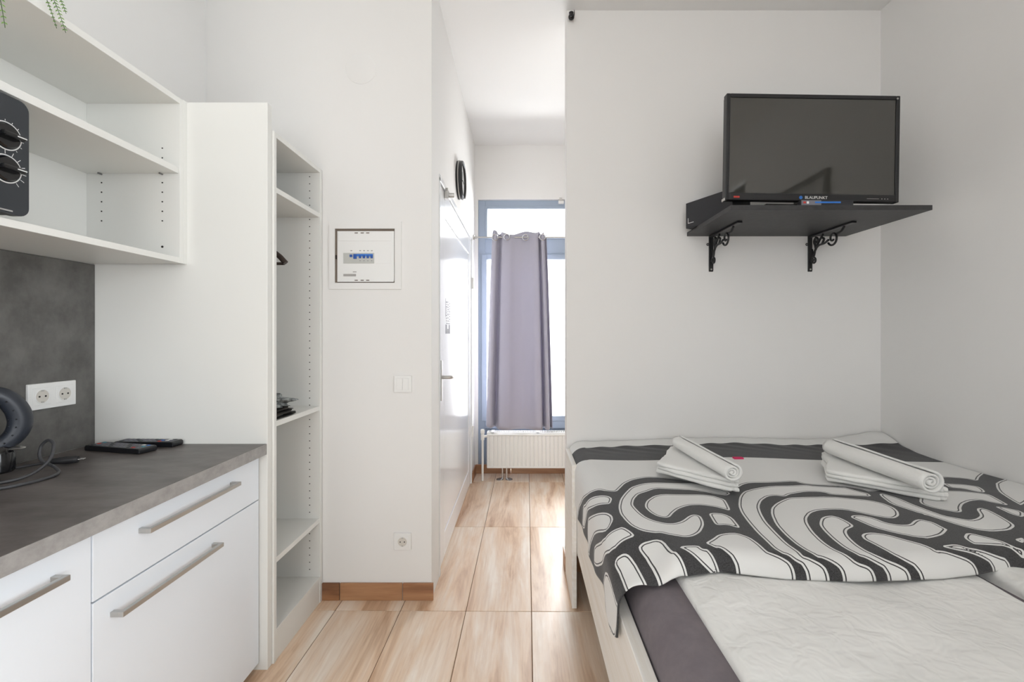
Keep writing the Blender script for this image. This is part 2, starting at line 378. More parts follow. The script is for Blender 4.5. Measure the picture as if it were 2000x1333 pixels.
# open wardrobe beyond the panel
wd = thing('open_wardrobe', 'tall doorless white wardrobe with open shelves beside the fuse box', 'wardrobe', (-1.2, 1.88, 0))
WX = -0.905; WY0, WY1 = 1.680, 2.086
MB().box(-1.50, WX, WY0, WY0+0.018, 0, 1.946).build('side_panel', 'laminate', wd, bevel=0.001)
MB().box(-1.50, WX, WY1-0.022, WY1, 0, 1.946).build('side_panel', 'laminate', wd, bevel=0.001)
MB().box(-1.515, -1.50, WY0, WY1, 0.05, 1.946).build('back_panel', 'laminate', wd)
a, b = WY0+0.018, WY1-0.022
MB().box(-1.50, WX, a, b, 1.927, 1.946).build('top_board', 'laminate', wd, bevel=0.001)
for z in (1.747, 0.882, 0.378):
    MB().box(-1.50, WX-0.004, a, b, z-0.020, z).build('shelf', 'laminate', wd, bevel=0.001)
MB().box(-1.50, WX, a, b, 0.098, 0.117).build('bottom_board', 'laminate', wd, bevel=0.001)
MB().box(WX-0.02, WX-0.003, a, b, 0, 0.098).build('plinth', 'laminate', wd)
ph = MB()
for k in range(56):
    z = 0.15+0.032*k
    for x in (-0.952, -1.42): ph.cyl((x, b-0.0008, z), (x, b+0.001, z), 0.0024, 8)
o = ph.build('peg_holes', 'hole_dark', wd); o['kind'] = 'stuff'
MB().cyl((-1.19, a, 1.665), (-1.19, b, 1.665), 0.011, 16).build('clothes_rail', 'steel', wd, smooth=True)

# hanger on the rail
def hanger(y, label):
    h = thing('clothes_hanger', label, 'hanger', (-1.19, y, 1.46))
    arc = [(-1.19+dx, y, 1.575-0.2*abs(dx)-7.8*max(0, abs(dx)-0.18)**2) for dx in np.linspace(-0.25, 0.25, 25)]
    MB().tube(arc, [0.008+0.003*abs(i-12)/12 for i in range(25)], 10).build('shoulder', 'hanger_wood', h, smooth=True)
    MB().cyl((-1.435, y, 1.484), (-0.945, y, 1.484), 0.006, 10).build('trouser_bar', 'hanger_wood', h, smooth=True)
    hk = cat_rom([(-1.19, y, 1.575), (-1.19, y, 1.62), (-1.172, y, 1.645), (-1.172, y, 1.668), (-1.19, y, 1.680), (-1.208, y, 1.668)], 6)
    MB().tube(hk, 0.002, 8).build('hook', 'steel', h, smooth=True)
hanger(1.83, 'dark wooden clothes hanger on the rail inside the wardrobe')

# clothes on the wardrobe shelf
cl = thing('folded_trousers', 'folded dark grey garment lying flat on the wardrobe shelf', 'clothing', (-1.05, 1.82, 0.882))
for k in range(3):
    z0 = 0.883+k*0.012
    def fold(u, v, z0=z0, k=k):
        a_ = 2*PI*u; e = 0.006
        x = -1.18+v*(0.262-0.012*k)+0.004*math.sin(9*u+k); c, s_ = math.cos(a_), math.sin(a_)
        return (x, 1.81+0.085*(abs(c)**0.4)*(1 if c > 0 else -1)-0.03*v, z0+e+e*(abs(s_)**0.6)*(1 if s_ > 0 else -1)+0.002*math.sin(14*v+k))
    MB().grid(28, 14, fold).build('fold_layer', 'cloth_dark', cl, smooth=True)
def scarf(u, v):
    th = 2*PI*u; ph = PI*(v-0.5)
    n = 1+0.16*math.sin(5*th+3*ph)+0.12*math.sin(9*ph+2*th)+0.09*math.sin(13*th-5*ph)
    return (-1.07+0.145*n*math.cos(ph)*math.cos(th), 1.80+0.055*n*math.cos(ph)*math.sin(th), 0.9405+max(-0.021, 0.034*n*math.sin(ph)))
tag(MB().grid(60, 30, scarf).build('scarf', 'cloth_pattern', smooth=True), 'crumpled grey and black patterned cloth on the folded garment', 'clothing')

# open wall cabinet
wcab = thing('wall_cabinet', 'open white wall cabinet with one shelf above the worktop', 'cabinet', (-1.37, 1.1, 1.453))
CY0, CY1, CX = 0.55, 1.632, -1.20
MB().box(XL+0.012, CX, CY1-0.016, CY1, 1.453, 2.032).build('side_panel', 'laminate', wcab, bevel=0.001)
MB().box(XL+0.012, CX, CY0, CY0+0.016, 1.453, 2.032).build('side_panel', 'laminate', wcab, bevel=0.001)
MB().box(-1.24, CX, CY1, 1.650, 1.453, 2.034).build('filler_strip', 'laminate', wcab, bevel=0.001)
MB().box(XL+0.003, XL+0.012, CY0, CY1, 1.453, 2.032).build('back_panel', 'laminate', wcab)
MB().box(XL+0.012, CX, CY0+0.016, CY1-0.016, 2.012, 2.032).build('top_board', 'laminate', wcab, bevel=0.001)
MB().box(XL+0.012, CX, CY0+0.016, CY1-0.016, 1.453, 1.472).build('bottom_board', 'laminate', wcab, bevel=0.001)
MB().box(XL+0.012, CX-0.004, CY0+0.017, CY1-0.017, 1.767, 1.789).build('shelf', 'laminate', wcab, bevel=0.001)
yi = CY1-0.016
ph = MB()
for x in (-1.262, -1.475):
    for z in [1.735-0.0335*k for k in range(5)]+[1.822, 1.856]:
        if z > 1.8 and x < -1.3: continue
        ph.cyl((x, yi-0.0008, z), (x, yi+0.001, z), 0.0026, 8)
ph.cyl((-1.262, yi-0.001, 1.51), (-1.262, yi+0.001, 1.51), 0.004, 10)
o = ph.build('peg_holes', 'hole_dark', wcab); o['kind'] = 'stuff'
for x in (-1.262, -1.475):
    MB().cyl((x, yi, 1.764), (x, yi-0.014, 1.764), 0.0028, 10).build('shelf_pin', 'pin_metal', wcab, smooth=True)

# microwave in the cabinet
mw = thing('microwave', 'dark grey microwave with round dials inside the wall cabinet', 'microwave', (-1.35, 0.88, 1.472))
def rrect(y0, y1, z0, z1, r, n=6):
    pts = []
    for cy, cz, a0 in ((y1-r, z0+r, -PI/2), (y1-r, z1-r, 0), (y0+r, z1-r, PI/2), (y0+r, z0+r, PI)):
        pts += [(cy+r*math.cos(a0+PI/2*k/n), cz+r*math.sin(a0+PI/2*k/n)) for k in range(n+1)]
    return pts
MB().prism(rrect(0.645, 1.108, 1.484, 1.752, 0.02), 'x', -1.50, -1.215).build('body', 'black_plastic', mw, bevel=0.003)
fp = MB().prism(rrect(0.985, 1.113, 1.482, 1.756, 0.022), 'x', -1.215, -1.190).build('control_panel', 'microwave_face', mw, bevel=0.002)
dr = MB().prism(rrect(0.640, 0.983, 1.482, 1.756, 0.022), 'x', -1.215, -1.190).build('door', 'black_gloss', mw, bevel=0.002)
MB().tube([(-1.186, 0.968, 1.53), (-1.168, 0.968, 1.54), (-1.168, 0.968, 1.70), (-1.186, 0.968, 1.71)], 0.006, 10).build('door_handle', 'black_plastic', dr, smooth=True)
for (cz, r) in ((1.660, 0.0315), (1.584, 0.0315)):
    cy = 1.062
    MB().torus((-1.1895, cy, cz), r, 0.0014, 'x', 40, 6).build('dial_ring', 'print_white', fp)
    kb = MB().lathe([(r*0.90, 0), (r*0.90, 0.004), (r*0.80, 0.007)], (-1.190, cy, cz), 'x', 36).build('knob', 'black_gloss', mw, smooth=True)
    MB().box(-1.186, -1.166, cy-r*0.78, cy+r*0.78, cz-0.006, cz+0.006).build('knob_grip', 'black_gloss', kb, bevel=0.004)
    MB().box(-1.1662, -1.1655, cy+r*0.1, cy+r*0.74, cz-0.0012, cz+0.0012).build('pointer', 'print_white', kb)
    tk = MB()
    for k in range(11):
        an = -0.9+k*0.42; c, s_ = math.cos(an), math.sin(an); q0, q1 = r*1.09, r*(1.20 if cz > 1.62 else 1.38)
        n = Vector((0, -s_, c))*0.0007; p0 = Vector((-1.1897, cy+q0*c, cz+q0*s_)); p1 = Vector((-1.1897, cy+q1*c, cz+q1*s_))
        tk.add([p0-n, p1-n, p1+n, p0+n], [(0, 1, 2, 3)])
    tk.build('tick_marks', 'print_white', fp)
MB().box(-1.1905, -1.1885, 0.99, 1.075, 1.487, 1.4905).build('bottom_trim', 'chrome', mw)
for y in (0.69, 1.06):
    for x in (-1.46, -1.25): MB().cyl((x, y, 1.4725), (x, y, 1.486), 0.012, 12).build('foot', 'rubber', mw)

# fern on top of the cabinet
fn = thing('potted_fern', 'green fern with feathery hanging fronds on the wall cabinet', 'plant', (-1.36, 0.98, 2.034))
MB().lathe([(0.055, 0), (0.075, 0.11), (0.08, 0.115), (0.08, 0.13), (0.072, 0.13), (0.068, 0.112)], (-1.36, 0.98, 2.0335), 'z', 28).build('pot', 'pot', fn, smooth=True)
MB().lathe([(0.067, 0.0), (0.067, 0.004)], (-1.36, 0.98, 2.14), 'z', 28).build('soil', 'soil', fn)
def frond(tip, rise, wl, n=64):
    p0 = Vector((-1.36, 0.98, 2.14)); p2 = Vector(tip); d = (p2-p0)
    p1 = p0+Vector((d.x*0.75, d.y*0.75, rise))
    pts = [p0*(1-t)**2+p1*2*t*(1-t)+p2*t*t for t in np.linspace(0, 1, n)]
    fr = MB().tube(pts, [0.0016-0.0010*i/n for i in range(n)], 6).build('frond', 'stem_green', fn, smooth=True)
    lv = MB()
    for i in range(8, n-1):
        t = (pts[i+1]-pts[i-1]).normalized(); side = Vector((0.6, -0.75, 0.25)).cross(t)
        if side.length < 0.1: side = Vector((0, 0, 1))
        side.normalize(); ln = wl*(0.35+0.65*math.sin(PI*min(1, (i/n)*0.85+0.12)))*random.uniform(0.8, 1.1)
        for sg in (-1, 1):
            dr_ = (side*sg*0.8+t*0.75+Vector((0, 0, random.uniform(-0.3, 0.05)))).normalized()
            up = dr_.cross(t).normalized(); wv = dr_.cross(up)*0.0016; p = pts[i]
            lv.add([p, p+dr_*ln*0.5+wv, p+dr_*ln, p+dr_*ln*0.5-wv], [(0, 1, 2, 3)])
    o = lv.build('leaflets', 'frond_green', fr); o['kind'] = 'stuff'
for tip, rise, wl in (((-1.165, 1.176, 1.972), 0.13, 0.016), ((-1.165, 1.153, 1.968), 0.12, 0.010), ((-1.13, 1.007, 1.872), 0.16, 0.018), ((-1.16, 1.172, 2.018), 0.12, 0.014),
                      ((-1.15, 0.85, 2.06), 0.12, 0.02), ((-1.20, 0.78, 2.12), 0.16, 0.02), ((-1.46, 1.14, 2.12), 0.2, 0.02), ((-1.50, 0.86, 2.14), 0.2, 0.02),
                      ((-1.30, 1.20, 2.22), 0.2, 0.02), ((-1.22, 0.96, 2.28), 0.2, 0.02), ((-1.42, 0.98, 2.34), 0.2, 0.02)):
    frond(tip, rise, wl)

# dark splashback panel and the double socket on it
tag(MB().box(XL+0.001, XL+0.011, 0.15, 1.649, 0.812, 1.452).build('splashback', 'splash', bevel=0.001), 'dark grey stone-look splashback behind the worktop', 'splashback')
def socket_insert(root, c, n):
    # round earthed socket; n: 'x' faces +X, 'y' faces -Y
    def T(a, b, d):    # a along plate, b up, d out of the plate
        return (c[0]+d, c[1]+a, c[2]+b) if n == 'x' else (c[0]+a, c[1]-d, c[2]+b)
    def blk(name, m, a0, a1, b0, b1, d0, d1, parent, bevel=0.0):
        p, q = T(a0, b0, d0), T(a1, b1, d1)
        return MB().box(min(p[0], q[0]), max(p[0], q[0]), min(p[1], q[1]), max(p[1], q[1]), b0+c[2], b1+c[2]).build(name, m, parent, bevel=bevel)
    ins = blk('socket_insert', 'plastic_white', -0.0275, 0.0275, -0.0275, 0.0275, 0.008, 0.0105, root, 0.001)
    MB().torus(T(0, 0, 0.0105), 0.0215, 0.0016, n if n == 'x' else 'y', 36, 8).build('rim', 'plastic_white', ins, smooth=True)
    pr = [(0.0205, 0), (0.0205, 0.0006)]
    MB().lathe(pr, T(0, 0, 0.0103 if n == 'x' else 0.0111), 'x' if n == 'x' else 'y', 32).build('well', 'plastic_grey', ins)
    for s_ in (-1, 1):
        p, q = T(s_*0.0095, 0, 0.0095), T(s_*0.0095, 0, 0.0118)
        MB().cyl(p, q, 0.0028, 12).build('pin_hole', 'hole_dark', ins)
        blk('earth_clip', 'steel', -0.004, 0.004, s_*0.0180-0.0022, s_*0.0180+0.0022, 0.0095, 0.0125, ins)
    return ins
ds = thing('double_socket', 'white double power socket on the dark splashback', 'socket', (XL+0.011, 1.494, 1.006))
MB().box(XL+0.011, XL+0.020, 1.418, 1.570, 0.965, 1.047).build('cover_plate', 'plastic_white', ds, bevel=0.002)
for y in (1.458, 1.530): socket_insert(ds, (XL+0.0115, y, 1.006), 'x')

# worktop and base cabinets
wt = tag(MB().box(XL+0.011, -0.9155, 0.15, 1.6485, 0.773, 0.811).build('worktop', 'counter', bevel=0.001), 'dark grey stone-look worktop over the white base cabinets', 'worktop')
MB().box(-0.9155, -0.914, 0.15, 1.6485, 0.773, 0.8105).build('edge_band', 'counter_edge', wt)['label'] = 'lighter grey front edge band'
FX = -0.940
def bar_handle(parent, y0, y1, z):
    mb = MB().box(FX+0.020, FX+0.031, y0, y1, z-0.006, z+0.006)
    mb.box(FX, FX+0.021, y0, y0+0.011, z-0.006, z+0.006).box(FX, FX+0.021, y1-0.011, y1, z-0.006, z+0.006)
    return mb.build('handle', 'steel', parent, bevel=0.0012)
c1 = thing('base_cabinet', 'white base cabinet with a drawer above one tall front', 'cabinet', (-1.24, 1.325, 0))
MB().box(-1.52, FX-0.019, 1.009, 1.6485, 0.09, 0.773).build('body', 'laminate', c1)
MB().box(-1.48, FX-0.05, 1.009, 1.6485, 0, 0.09).build('plinth', 'laminate', c1)
q = MB().box(FX-0.018, FX, 1.0085, 1.6440, 0.6145, 0.764).build('drawer', 'front_white', c1, bevel=0.0012); bar_handle(q, 1.128, 1.492, 0.720)
q = MB().box(FX-0.018, FX, 1.0085, 1.6440, 0.030, 0.6105).build('door', 'front_white', c1, bevel=0.0012); bar_handle(q, 1.050, 1.405, 0.562)
c2 = thing('base_cabinet', 'white base cabinet with one full-height door, under the kettle', 'cabinet', (-1.24, 0.7, 0))
MB().box(-1.52, FX-0.019, 0.36, 1.006, 0.09, 0.773).build('body', 'laminate', c2)
MB().box(-1.48, FX-0.05, 0.36, 1.006, 0, 0.09).build('plinth', 'laminate', c2)
q = MB().box(FX-0.018, FX, 0.362, 1.0045, 0.030, 0.764).build('door', 'front_white', c2, bevel=0.0012); bar_handle(q, 0.57, 0.928, 0.712)

# two remote controls
def remote(loc, rz, L, W, tilt, cols, label, grp=None):
    r = thing('remote_control', label, 'remote', loc, (tilt[0], tilt[1], rz))
    MB().prism([(-L/2, 0.002), (-L/2+0.004, 0.0), (L/2-0.004, 0.0), (L/2, 0.003), (L/2, 0.014), (L/2-0.006, 0.018), (-L/2+0.006, 0.018), (-L/2, 0.013)], 'y', -W/2, W/2).build('body', 'black_plastic', r, bevel=0.003)
    n = 0
    for i in range(11):
        for j in range(3):
            x = -L/2+0.022+i*(L-0.044)/10; y = (j-1)*W*0.29
            mm = cols.get((i, j), 'print_grey' if (i+j) % 4 else 'kettle_grip')
            MB().box(x-0.0052, x+0.0052, y-0.0045, y+0.0045, 0.0175, 0.0195).build('button', mm, r, bevel=0.0012, seg=1)
remote((-1.352, 1.552, 0.8113), math.radians(-13), 0.235, 0.060, (0, 0), {(0, 1): 'print_red', (0, 2): 'print_teal', (9, 0): 'print_red', (9, 2): 'print_white', (10, 2): 'print_blue', (10, 1): 'print_teal'},
       'black remote control with a blue end, lying nearer the worktop edge')
remote((-1.315, 1.622, 0.8115), math.radians(-2), 0.215, 0.048, (0, 0), {(9, 1): 'print_white', (8, 1): 'print_blue', (8, 0): 'print_red', (9, 2): 'print_white'},
       'black remote control lying against the tall white panel')

# kettle on its power base
KX, KY = -1.450, 1.165
kt = thing('kettle', 'black electric kettle with a dimpled grip handle on the worktop', 'kettle', (KX, KY, 0.811))
MB().lathe([(0.074, 0), (0.076, 0.006), (0.074, 0.016), (0.066, 0.020)], (KX, KY, 0.8112), 'z', 36).build('power_base', 'black_gloss', kt, smooth=True)
MB().lathe([(0.064, 0), (0.070, 0.006), (0.070, 0.05), (0.066, 0.12), (0.056, 0.19), (0.050, 0.205)], (KX, KY, 0.8316), 'z', 40).build('body', 'black_gloss', kt, smooth=True)
MB().lathe([(0.051, 0), (0.049, 0.012), (0.030, 0.020), (0.012, 0.022)], (KX, KY, 1.0366), 'z', 36).build('lid', 'black_plastic', kt, smooth=True)
MB().tube([(KX-0.03, KY-0.045, 0.985), (KX-0.045, KY-0.07, 1.015), (KX-0.052, KY-0.085, 1.035)], [0.026, 0.018, 0.010], 14).build('spout', 'black_gloss', kt, smooth=True)
hd = Vector((0.55, 0.835, 0)).normalized(); sdv = Vector((-hd.y, hd.x, 0))
def KP(r, z, s_=0): p = Vector((KX, KY, 0))+hd*r+sdv*s_; return (p.x, p.y, z)
hpts = cat_rom([KP(0.030, 1.046), KP(0.062, 1.047), KP(0.096, 1.030), KP(0.118, 0.995), KP(0.124, 0.958), KP(0.112, 0.925), KP(0.085, 0.903), KP(0.058, 0.895)], 7)
hr = [0.013+0.0125*math.sin(PI*i/(len(hpts)-1))**0.8 for i in range(len(hpts))]
hn = MB().tube(hpts, hr, 18).build('handle', 'kettle_grip', kt, smooth=True, angle=80)
cv = Vector((0.2, -1.0, 0)).normalized()
dm = MB()
for i in range(10, 42, 5):
    for k, off in enumerate((-0.35, 0.35)):
        p = Vector(hpts[i]); t = (Vector(hpts[i+1])-Vector(hpts[i-1])).normalized(); nrm = (cv-t*cv.dot(t)).normalized(); u = t.cross(nrm)
        dv = (nrm*math.cos(off)+u*math.sin(off)); dm.sphere(tuple(p+dv*hr[i]), 0.0022, 8, 6)
dm.build('grip_dimples', 'kettle_dimple', hn, smooth=True)['kind'] = 'stuff'
MB().lathe([(0.030, 0), (0.034, 0.004), (0.034, 0.045), (0.030, 0.062), (0.022, 0.070)], KP(0.082, 0.8318), 'z', 26).build('switch_housing', 'black_gloss', kt, smooth=True)
MB().sphere(KP(0.112, 0.893, -0.012), (0.024, 0.018, 0.0045), 18, 8).build('switch_paddle', 'steel', kt, smooth=True)
crd = cat_rom([(-1.4, 1.14, 0.816), (-1.392, 1.16, 0.816), (-1.337, 1.23, 0.818), (-1.324, 1.285, 0.845), (-1.337, 1.315, 0.885), (-1.362, 1.325, 0.898), (-1.384, 1.325, 0.878), (-1.374, 1.315, 0.845), (-1.324, 1.305, 0.826), (-1.294, 1.285, 0.816), (-1.277, 1.235, 0.816), (-1.294, 1.17, 0.816), (-1.347, 1.125, 0.816), (-1.422, 1.09, 0.816), (-1.43, 1.075, 0.816), (-1.5, 1.13, 0.816), (-1.505, 1.25, 0.816), (-1.46, 1.33, 0.817), (-1.4, 1.375, 0.8232)], 8)
co = MB().tube(crd, 0.0042, 10).build('power_cord', 'cord_grey', kt, smooth=True)
pgm = Vector((-1.40, 1.375, 0.8232)); pd = Vector((0.80, 0.35, 0)).normalized()
pl = MB().tube([pgm-pd*0.012, pgm+pd*0.004, pgm+pd*0.03, pgm+pd*0.052, pgm+pd*0.058], [0.006, 0.009, 0.0115, 0.0105, 0.0095], 16).build('plug', 'rubber', kt, smooth=True)
for s_ in (-1, 1):
    p = pgm+pd*0.057+Vector((-pd.y, pd.x, 0))*0.005*s_; MB().cyl(p, p+pd*0.017, 0.0021, 8).build('plug_pin', 'chrome', pl, smooth=True)

# ------------------------------------------------------------------ on the back wall
# fuse box
fb = thing('fuse_box', 'white recessed fuse box with blue breaker switches, its door missing', 'fuse box', (-0.711, YW, 1.41))
fx0, fx1, fz0, fz1 = -0.874, -0.547, 1.408, 1.715; hx0, hx1, hz0, hz1 = -0.848, -0.577, 1.437, 1.682
mb = MB().box(fx0, hx0, YW-0.007, YW, fz0, fz1).box(hx1, fx1, YW-0.007, YW, fz0, fz1).box(hx0, hx1, YW-0.007, YW, hz1, fz1).box(hx0, hx1, YW-0.007, YW, fz0, hz0)
mb.build('outer_frame', 'wall_paint', fb)
MB().box(hx0, hx1, YW-0.0012, YW-0.0002, hz0, hz1).build('recess_shade', 'box_inside_shade', fb)  # flat plate on the wall, its dark tone standing for shade in the gap
cp = MB().box(-0.837, -0.580, YW-0.0055, YW-0.0012, 1.445, 1.671).build('cover', 'plastic_white', fb, bevel=0.001)
MB().box(-0.832, -0.592, YW-0.0075, YW-0.005, 1.626, 1.664).build('upper_strip', 'plastic_white', cp, bevel=0.0008)
MB().box(-0.836, -0.581, YW-0.0080, YW-0.005, 1.441, 1.452).build('lower_strip', 'plastic_white', cp, bevel=0.0008)
MB().box(-0.680, -0.594, YW-0.0064, YW-0.005, 1.524, 1.573).build('blank_cover', 'plastic_white', cp, bevel=0.0006)
br = MB().box(-0.809, -0.669, YW-0.0068, YW-0.005, 1.524, 1.572).build('breaker_row', 'breaker_grey', fb, bevel=0.0008)
MB().box(-0.748, -0.675, YW-0.0084, YW-0.0065, 1.556, 1.567).build('blue_strip', 'print_blue', br)
MB().box(-0.779, -0.768, YW-0.0100, YW-0.0065, 1.553, 1.564).build('test_button', 'breaker_blue', br)
MB().box(-0.762, -0.748, YW-0.0120, YW-0.0065, 1.545, 1.566).build('main_switch', 'breaker_blue', br)
for k in range(4):
    x = -0.737+0.0175*k; MB().box(x, x+0.009, YW-0.0120, YW-0.0065, 1.548, 1.561).build('breaker_switch', 'breaker_blue', br)
    MB().box(x+0.002, x+0.006, YW-0.0072, YW-0.0066, 1.535, 1.538).build('breaker_mark', 'print_grey', br)
    MB().box(x+0.000, x+0.008, YW-0.0060, YW-0.0054, 1.580, 1.584).build('circuit_label', 'print_pale', cp)
MB().box(-0.777, -0.769, YW-0.0060, YW-0.0054, 1.580, 1.584).build('circuit_label', 'print_pale', cp)
MB().box(-0.809, -0.752, YW-0.0060, YW-0.0054, 1.466, 1.477).box(-0.766, -0.750, YW-0.0060, YW-0.0054, 1.484, 1.488).build('maker_label', 'print_pale', cp)
for z in (1.660, 1.446):
    for x in (-0.757, -0.730, -0.705): MB().box(x, x+0.014, YW-0.0090, YW-0.0070, z, z+0.004).build('latch_slot', 'box_inside_shade', cp)
MB().box(-0.845, -0.840, YW-0.006, YW-0.001, 1.545, 1.562).build('hinge_stub', 'hole_dark', fb)

# light switch, socket and painted-over junction cover
ls = thing('light_switch', 'white double light switch on the wall below the fuse box', 'light switch', (-0.540, YW, 0.98))
MB().box(-0.580, -0.500, YW-0.009, YW, 0.941, 1.016).build('cover_plate', 'plastic_white', ls, bevel=0.002)
for x0 in (-0.567, -0.5395): MB().box(x0, x0+0.0265, YW-0.012, YW-0.008, 0.952, 1.005).build('rocker', 'plastic_white', ls, bevel=0.0012)
so = thing('wall_socket', 'white single power socket low on the wall near the skirting', 'socket', (-0.541, YW, 0.266))
MB().box(-0.581, -0.502, YW-0.009, YW, 0.228, 0.304).build('cover_plate', 'plastic_white', so, bevel=0.002)
socket_insert(so, (-0.541, YW-0.0005, 0.266), 'y')
tag(MB().lathe([(0.069, 0), (0.069, -0.0015), (0.066, -0.0025)], (-0.7315, YW, 2.408), 'y', 48).build('junction_cover', 'wall_paint', smooth=True), 'round painted-over junction box cover high on the wall', 'cover')

# ------------------------------------------------------------------ corridor
ck = thing('wall_clock', 'round black rimmed wall clock above the glossy corridor door', 'clock', (XD, 2.95, 2.19))
MB().lathe([(0.118, 0), (0.120, 0.012), (0.120, 0.034), (0.114, 0.040), (0.106, 0.036), (0.104, 0.024)], (XD, 2.95, 2.19), 'x', 48).build('rim', 'black_plastic', ck, smooth=True)
MB().lathe([(0.103, 0.0), (0.103, 0.002)], (XD+0.024, 2.95, 2.19), 'x', 48).build('dial', 'clock_face', ck)
MB().torus((XD+0.014, 2.95, 2.19), 0.1200, 0.0035, 'x', 48, 8).build('rim_band', 'steel', ck, smooth=True)
MB().box(XD+0.027, XD+0.0285, 2.946, 2.954, 2.185, 2.245).build('clock_hand', 'black_plastic', ck)
MB().box(XD+0.029, XD+0.0305, 2.95, 3.03, 2.186, 2.193).build('clock_hand', 'black_plastic', ck)

rd = thing('radiator', 'white ribbed panel radiator under the corridor window', 'radiator', (0.25, 3.88, 0))
rx0, rx1 = -0.293, 0.60
prof = []
n = int((rx1-rx0-0.04)/0.0335)
xs = rx0+0.02
out = [(rx0, 3.83), (rx0+0.014, 3.825)]
for k in range(n):
    out += [(xs, 3.825), (xs+0.006, 3.819), (xs+0.0265, 3.819), (xs+0.0325, 3.825)]; xs += 0.0335
out += [(rx1-0.014, 3.825), (rx1, 3.83), (rx1, 3.842), (rx0, 3.842)]
MB().prism(out, 'z', 0.112, 0.362).build('front_panel', 'radiator_white', rd)
MB().box(rx0, rx1, 3.818, 3.842, 0.362, 0.379).box(rx0, rx1, 3.818, 3.842, 0.095, 0.112).build('panel_edge', 'radiator_white', rd, bevel=0.004)
MB().box(rx0, rx1, 3.915, 3.935, 0.095, 0.379).build('rear_panel', 'radiator_white', rd)
MB().box(rx0-0.002, rx0+0.002, 3.835, 3.93, 0.095, 0.385).box(rx1-0.002, rx1+0.002, 3.835, 3.93, 0.095, 0.385).build('side_cover', 'radiator_white', rd)
gr = MB().box(rx0, rx1, 3.832, 3.842, 0.379, 0.388).box(rx0, rx1, 3.917, 3.927, 0.379, 0.388)
x = rx0+0.004
while x < rx1: gr.box(x, x+0.006, 3.84, 3.92, 0.380, 0.387); x += 0.0145
gr.build('top_grille', 'radiator_white', rd)
for x in (rx0+0.03, 0.115, 0.50): MB().box(x, x+0.03, 3.832, 3.928, 0.378, 0.393).build('grille_clip', 'radiator_white', rd, bevel=0.004)
MB().cyl((-0.327, 3.80, 0.0), (-0.327, 3.80, 0.36), 0.009, 14).build('supply_pipe', 'radiator_white', rd, smooth=True)
MB().cyl((-0.327, 3.80, 0.335), (-0.327, 3.80, 0.385), 0.014, 16).cyl((-0.33, 3.80, 0.36), (rx0, 3.83, 0.36), 0.010, 12).build('valve', 'radiator_white', rd, smooth=True)
MB().lathe([(0.014, 0), (0.017, 0.006), (0.017, 0.030), (0.012, 0.036)], (-0.327, 3.80, 0.387), 'z', 18).build('valve_head', 'radiator_white', rd, smooth=True)
for x in (-0.165, -0.130):
    MB().cyl((x, 3.84, 0.0), (x, 3.84, 0.1), 0.008, 12).build('drain_pipe', 'chrome', rd, smooth=True)
    MB().lathe([(0.030, 0.0), (0.030, 0.004), (0.012, 0.012)], (x+(0.02 if x > -0.15 else -0.02), 3.825, 0.0), 'z', 20).build('pipe_collar', 'chrome', rd, smooth=True)

# curtain on its rod
cr = thing('curtain_rod', 'thin steel curtain rod across the corridor window', 'curtain rod', (XD, 3.86, 2.02))
MB().cyl((XD+0.01, 3.86, 2.020), (0.66, 3.86, 2.020), 0.006, 12).build('rod', 'steel', cr, smooth=True)
MB().lathe([(0.020, 0), (0.020, 0.010), (0.011, 0.013), (0.011, 0.030)], (XD, 3.86, 2.020), 'x', 18).build('wall_bracket', 'steel', cr, smooth=True)
MB().box(0.655, 0.67, 3.85, YE, 2.01, 2.03).build('end_bracket', 'steel', cr)
ct = thing('curtain', 'grey eyelet curtain hanging before the corridor window', 'curtain', (0, 3.86, 0.42))
cpts = cat_rom([(-0.250, 3.895, 0), (-0.238, 3.855, 0), (-0.212, 3.850, 0), (-0.200, 3.885, 0), (-0.186, 3.915, 0), (-0.172, 3.880, 0), (-0.155, 3.848, 0), (-0.10, 3.842, 0), (-0.055, 3.868, 0), (0.0, 3.882, 0), (0.05, 3.868, 0), (0.09, 3.842, 0),
                (0.126, 3.848, 0), (0.134, 3.885, 0), (0.142, 3.925, 0), (0.148, 3.885, 0), (0.158, 3.846, 0), (0.176, 3.846, 0), (0.184, 3.885, 0), (0.190, 3.91, 0), (0.200, 3.875, 0)], 6)
nc = len(cpts)-1
def cur(u, v):
    p = cpts[min(nc, int(round(u*nc)))]; sp = 1+0.24*v**0.8
    x = (p.x+0.02)*sp-0.02; y = 3.862+(p.y-3.872)*(0.75+0.75*v)-0.02*v*math.sin(3*u)
    zt_ = 2.058+0.012*math.sin(30*u)+0.008*math.sin(11*u+1); zb = 0.438-0.035*u-0.010*math.sin(5*u)
    return (x, y, zt_+(zb-zt_)*v)
MB().grid(nc, 50, cur).build('fabric', 'curtain', ct, smooth=True, solid=0.002, angle=180)
for x, y in ((-0.128, 3.845), (0.026, 3.862), (-0.228, 3.86), (0.168, 3.85)):
    MB().torus((x, y-0.016, 2.016), 0.024, 0.0045, 'y', 28, 8, 1.0).build('eyelet', 'chrome', ct, smooth=True)
wk = thing('window_catch', 'small white catch at the top of the corridor window', 'catch', (0.335, YE+0.02, 2.36))
MB().box(0.315, 0.362, YE+0.005, YE+0.03, 2.345, 2.372).build('body', 'plastic_white', wk, bevel=0.002)
MB().cyl((0.322, YE+0.0, 2.385), (0.345, YE+0.0, 2.385), 0.008, 12).box(0.318, 0.350, YE-0.004, YE+0.010, 2.372, 2.38).build('latch', 'steel', wk, smooth=True)

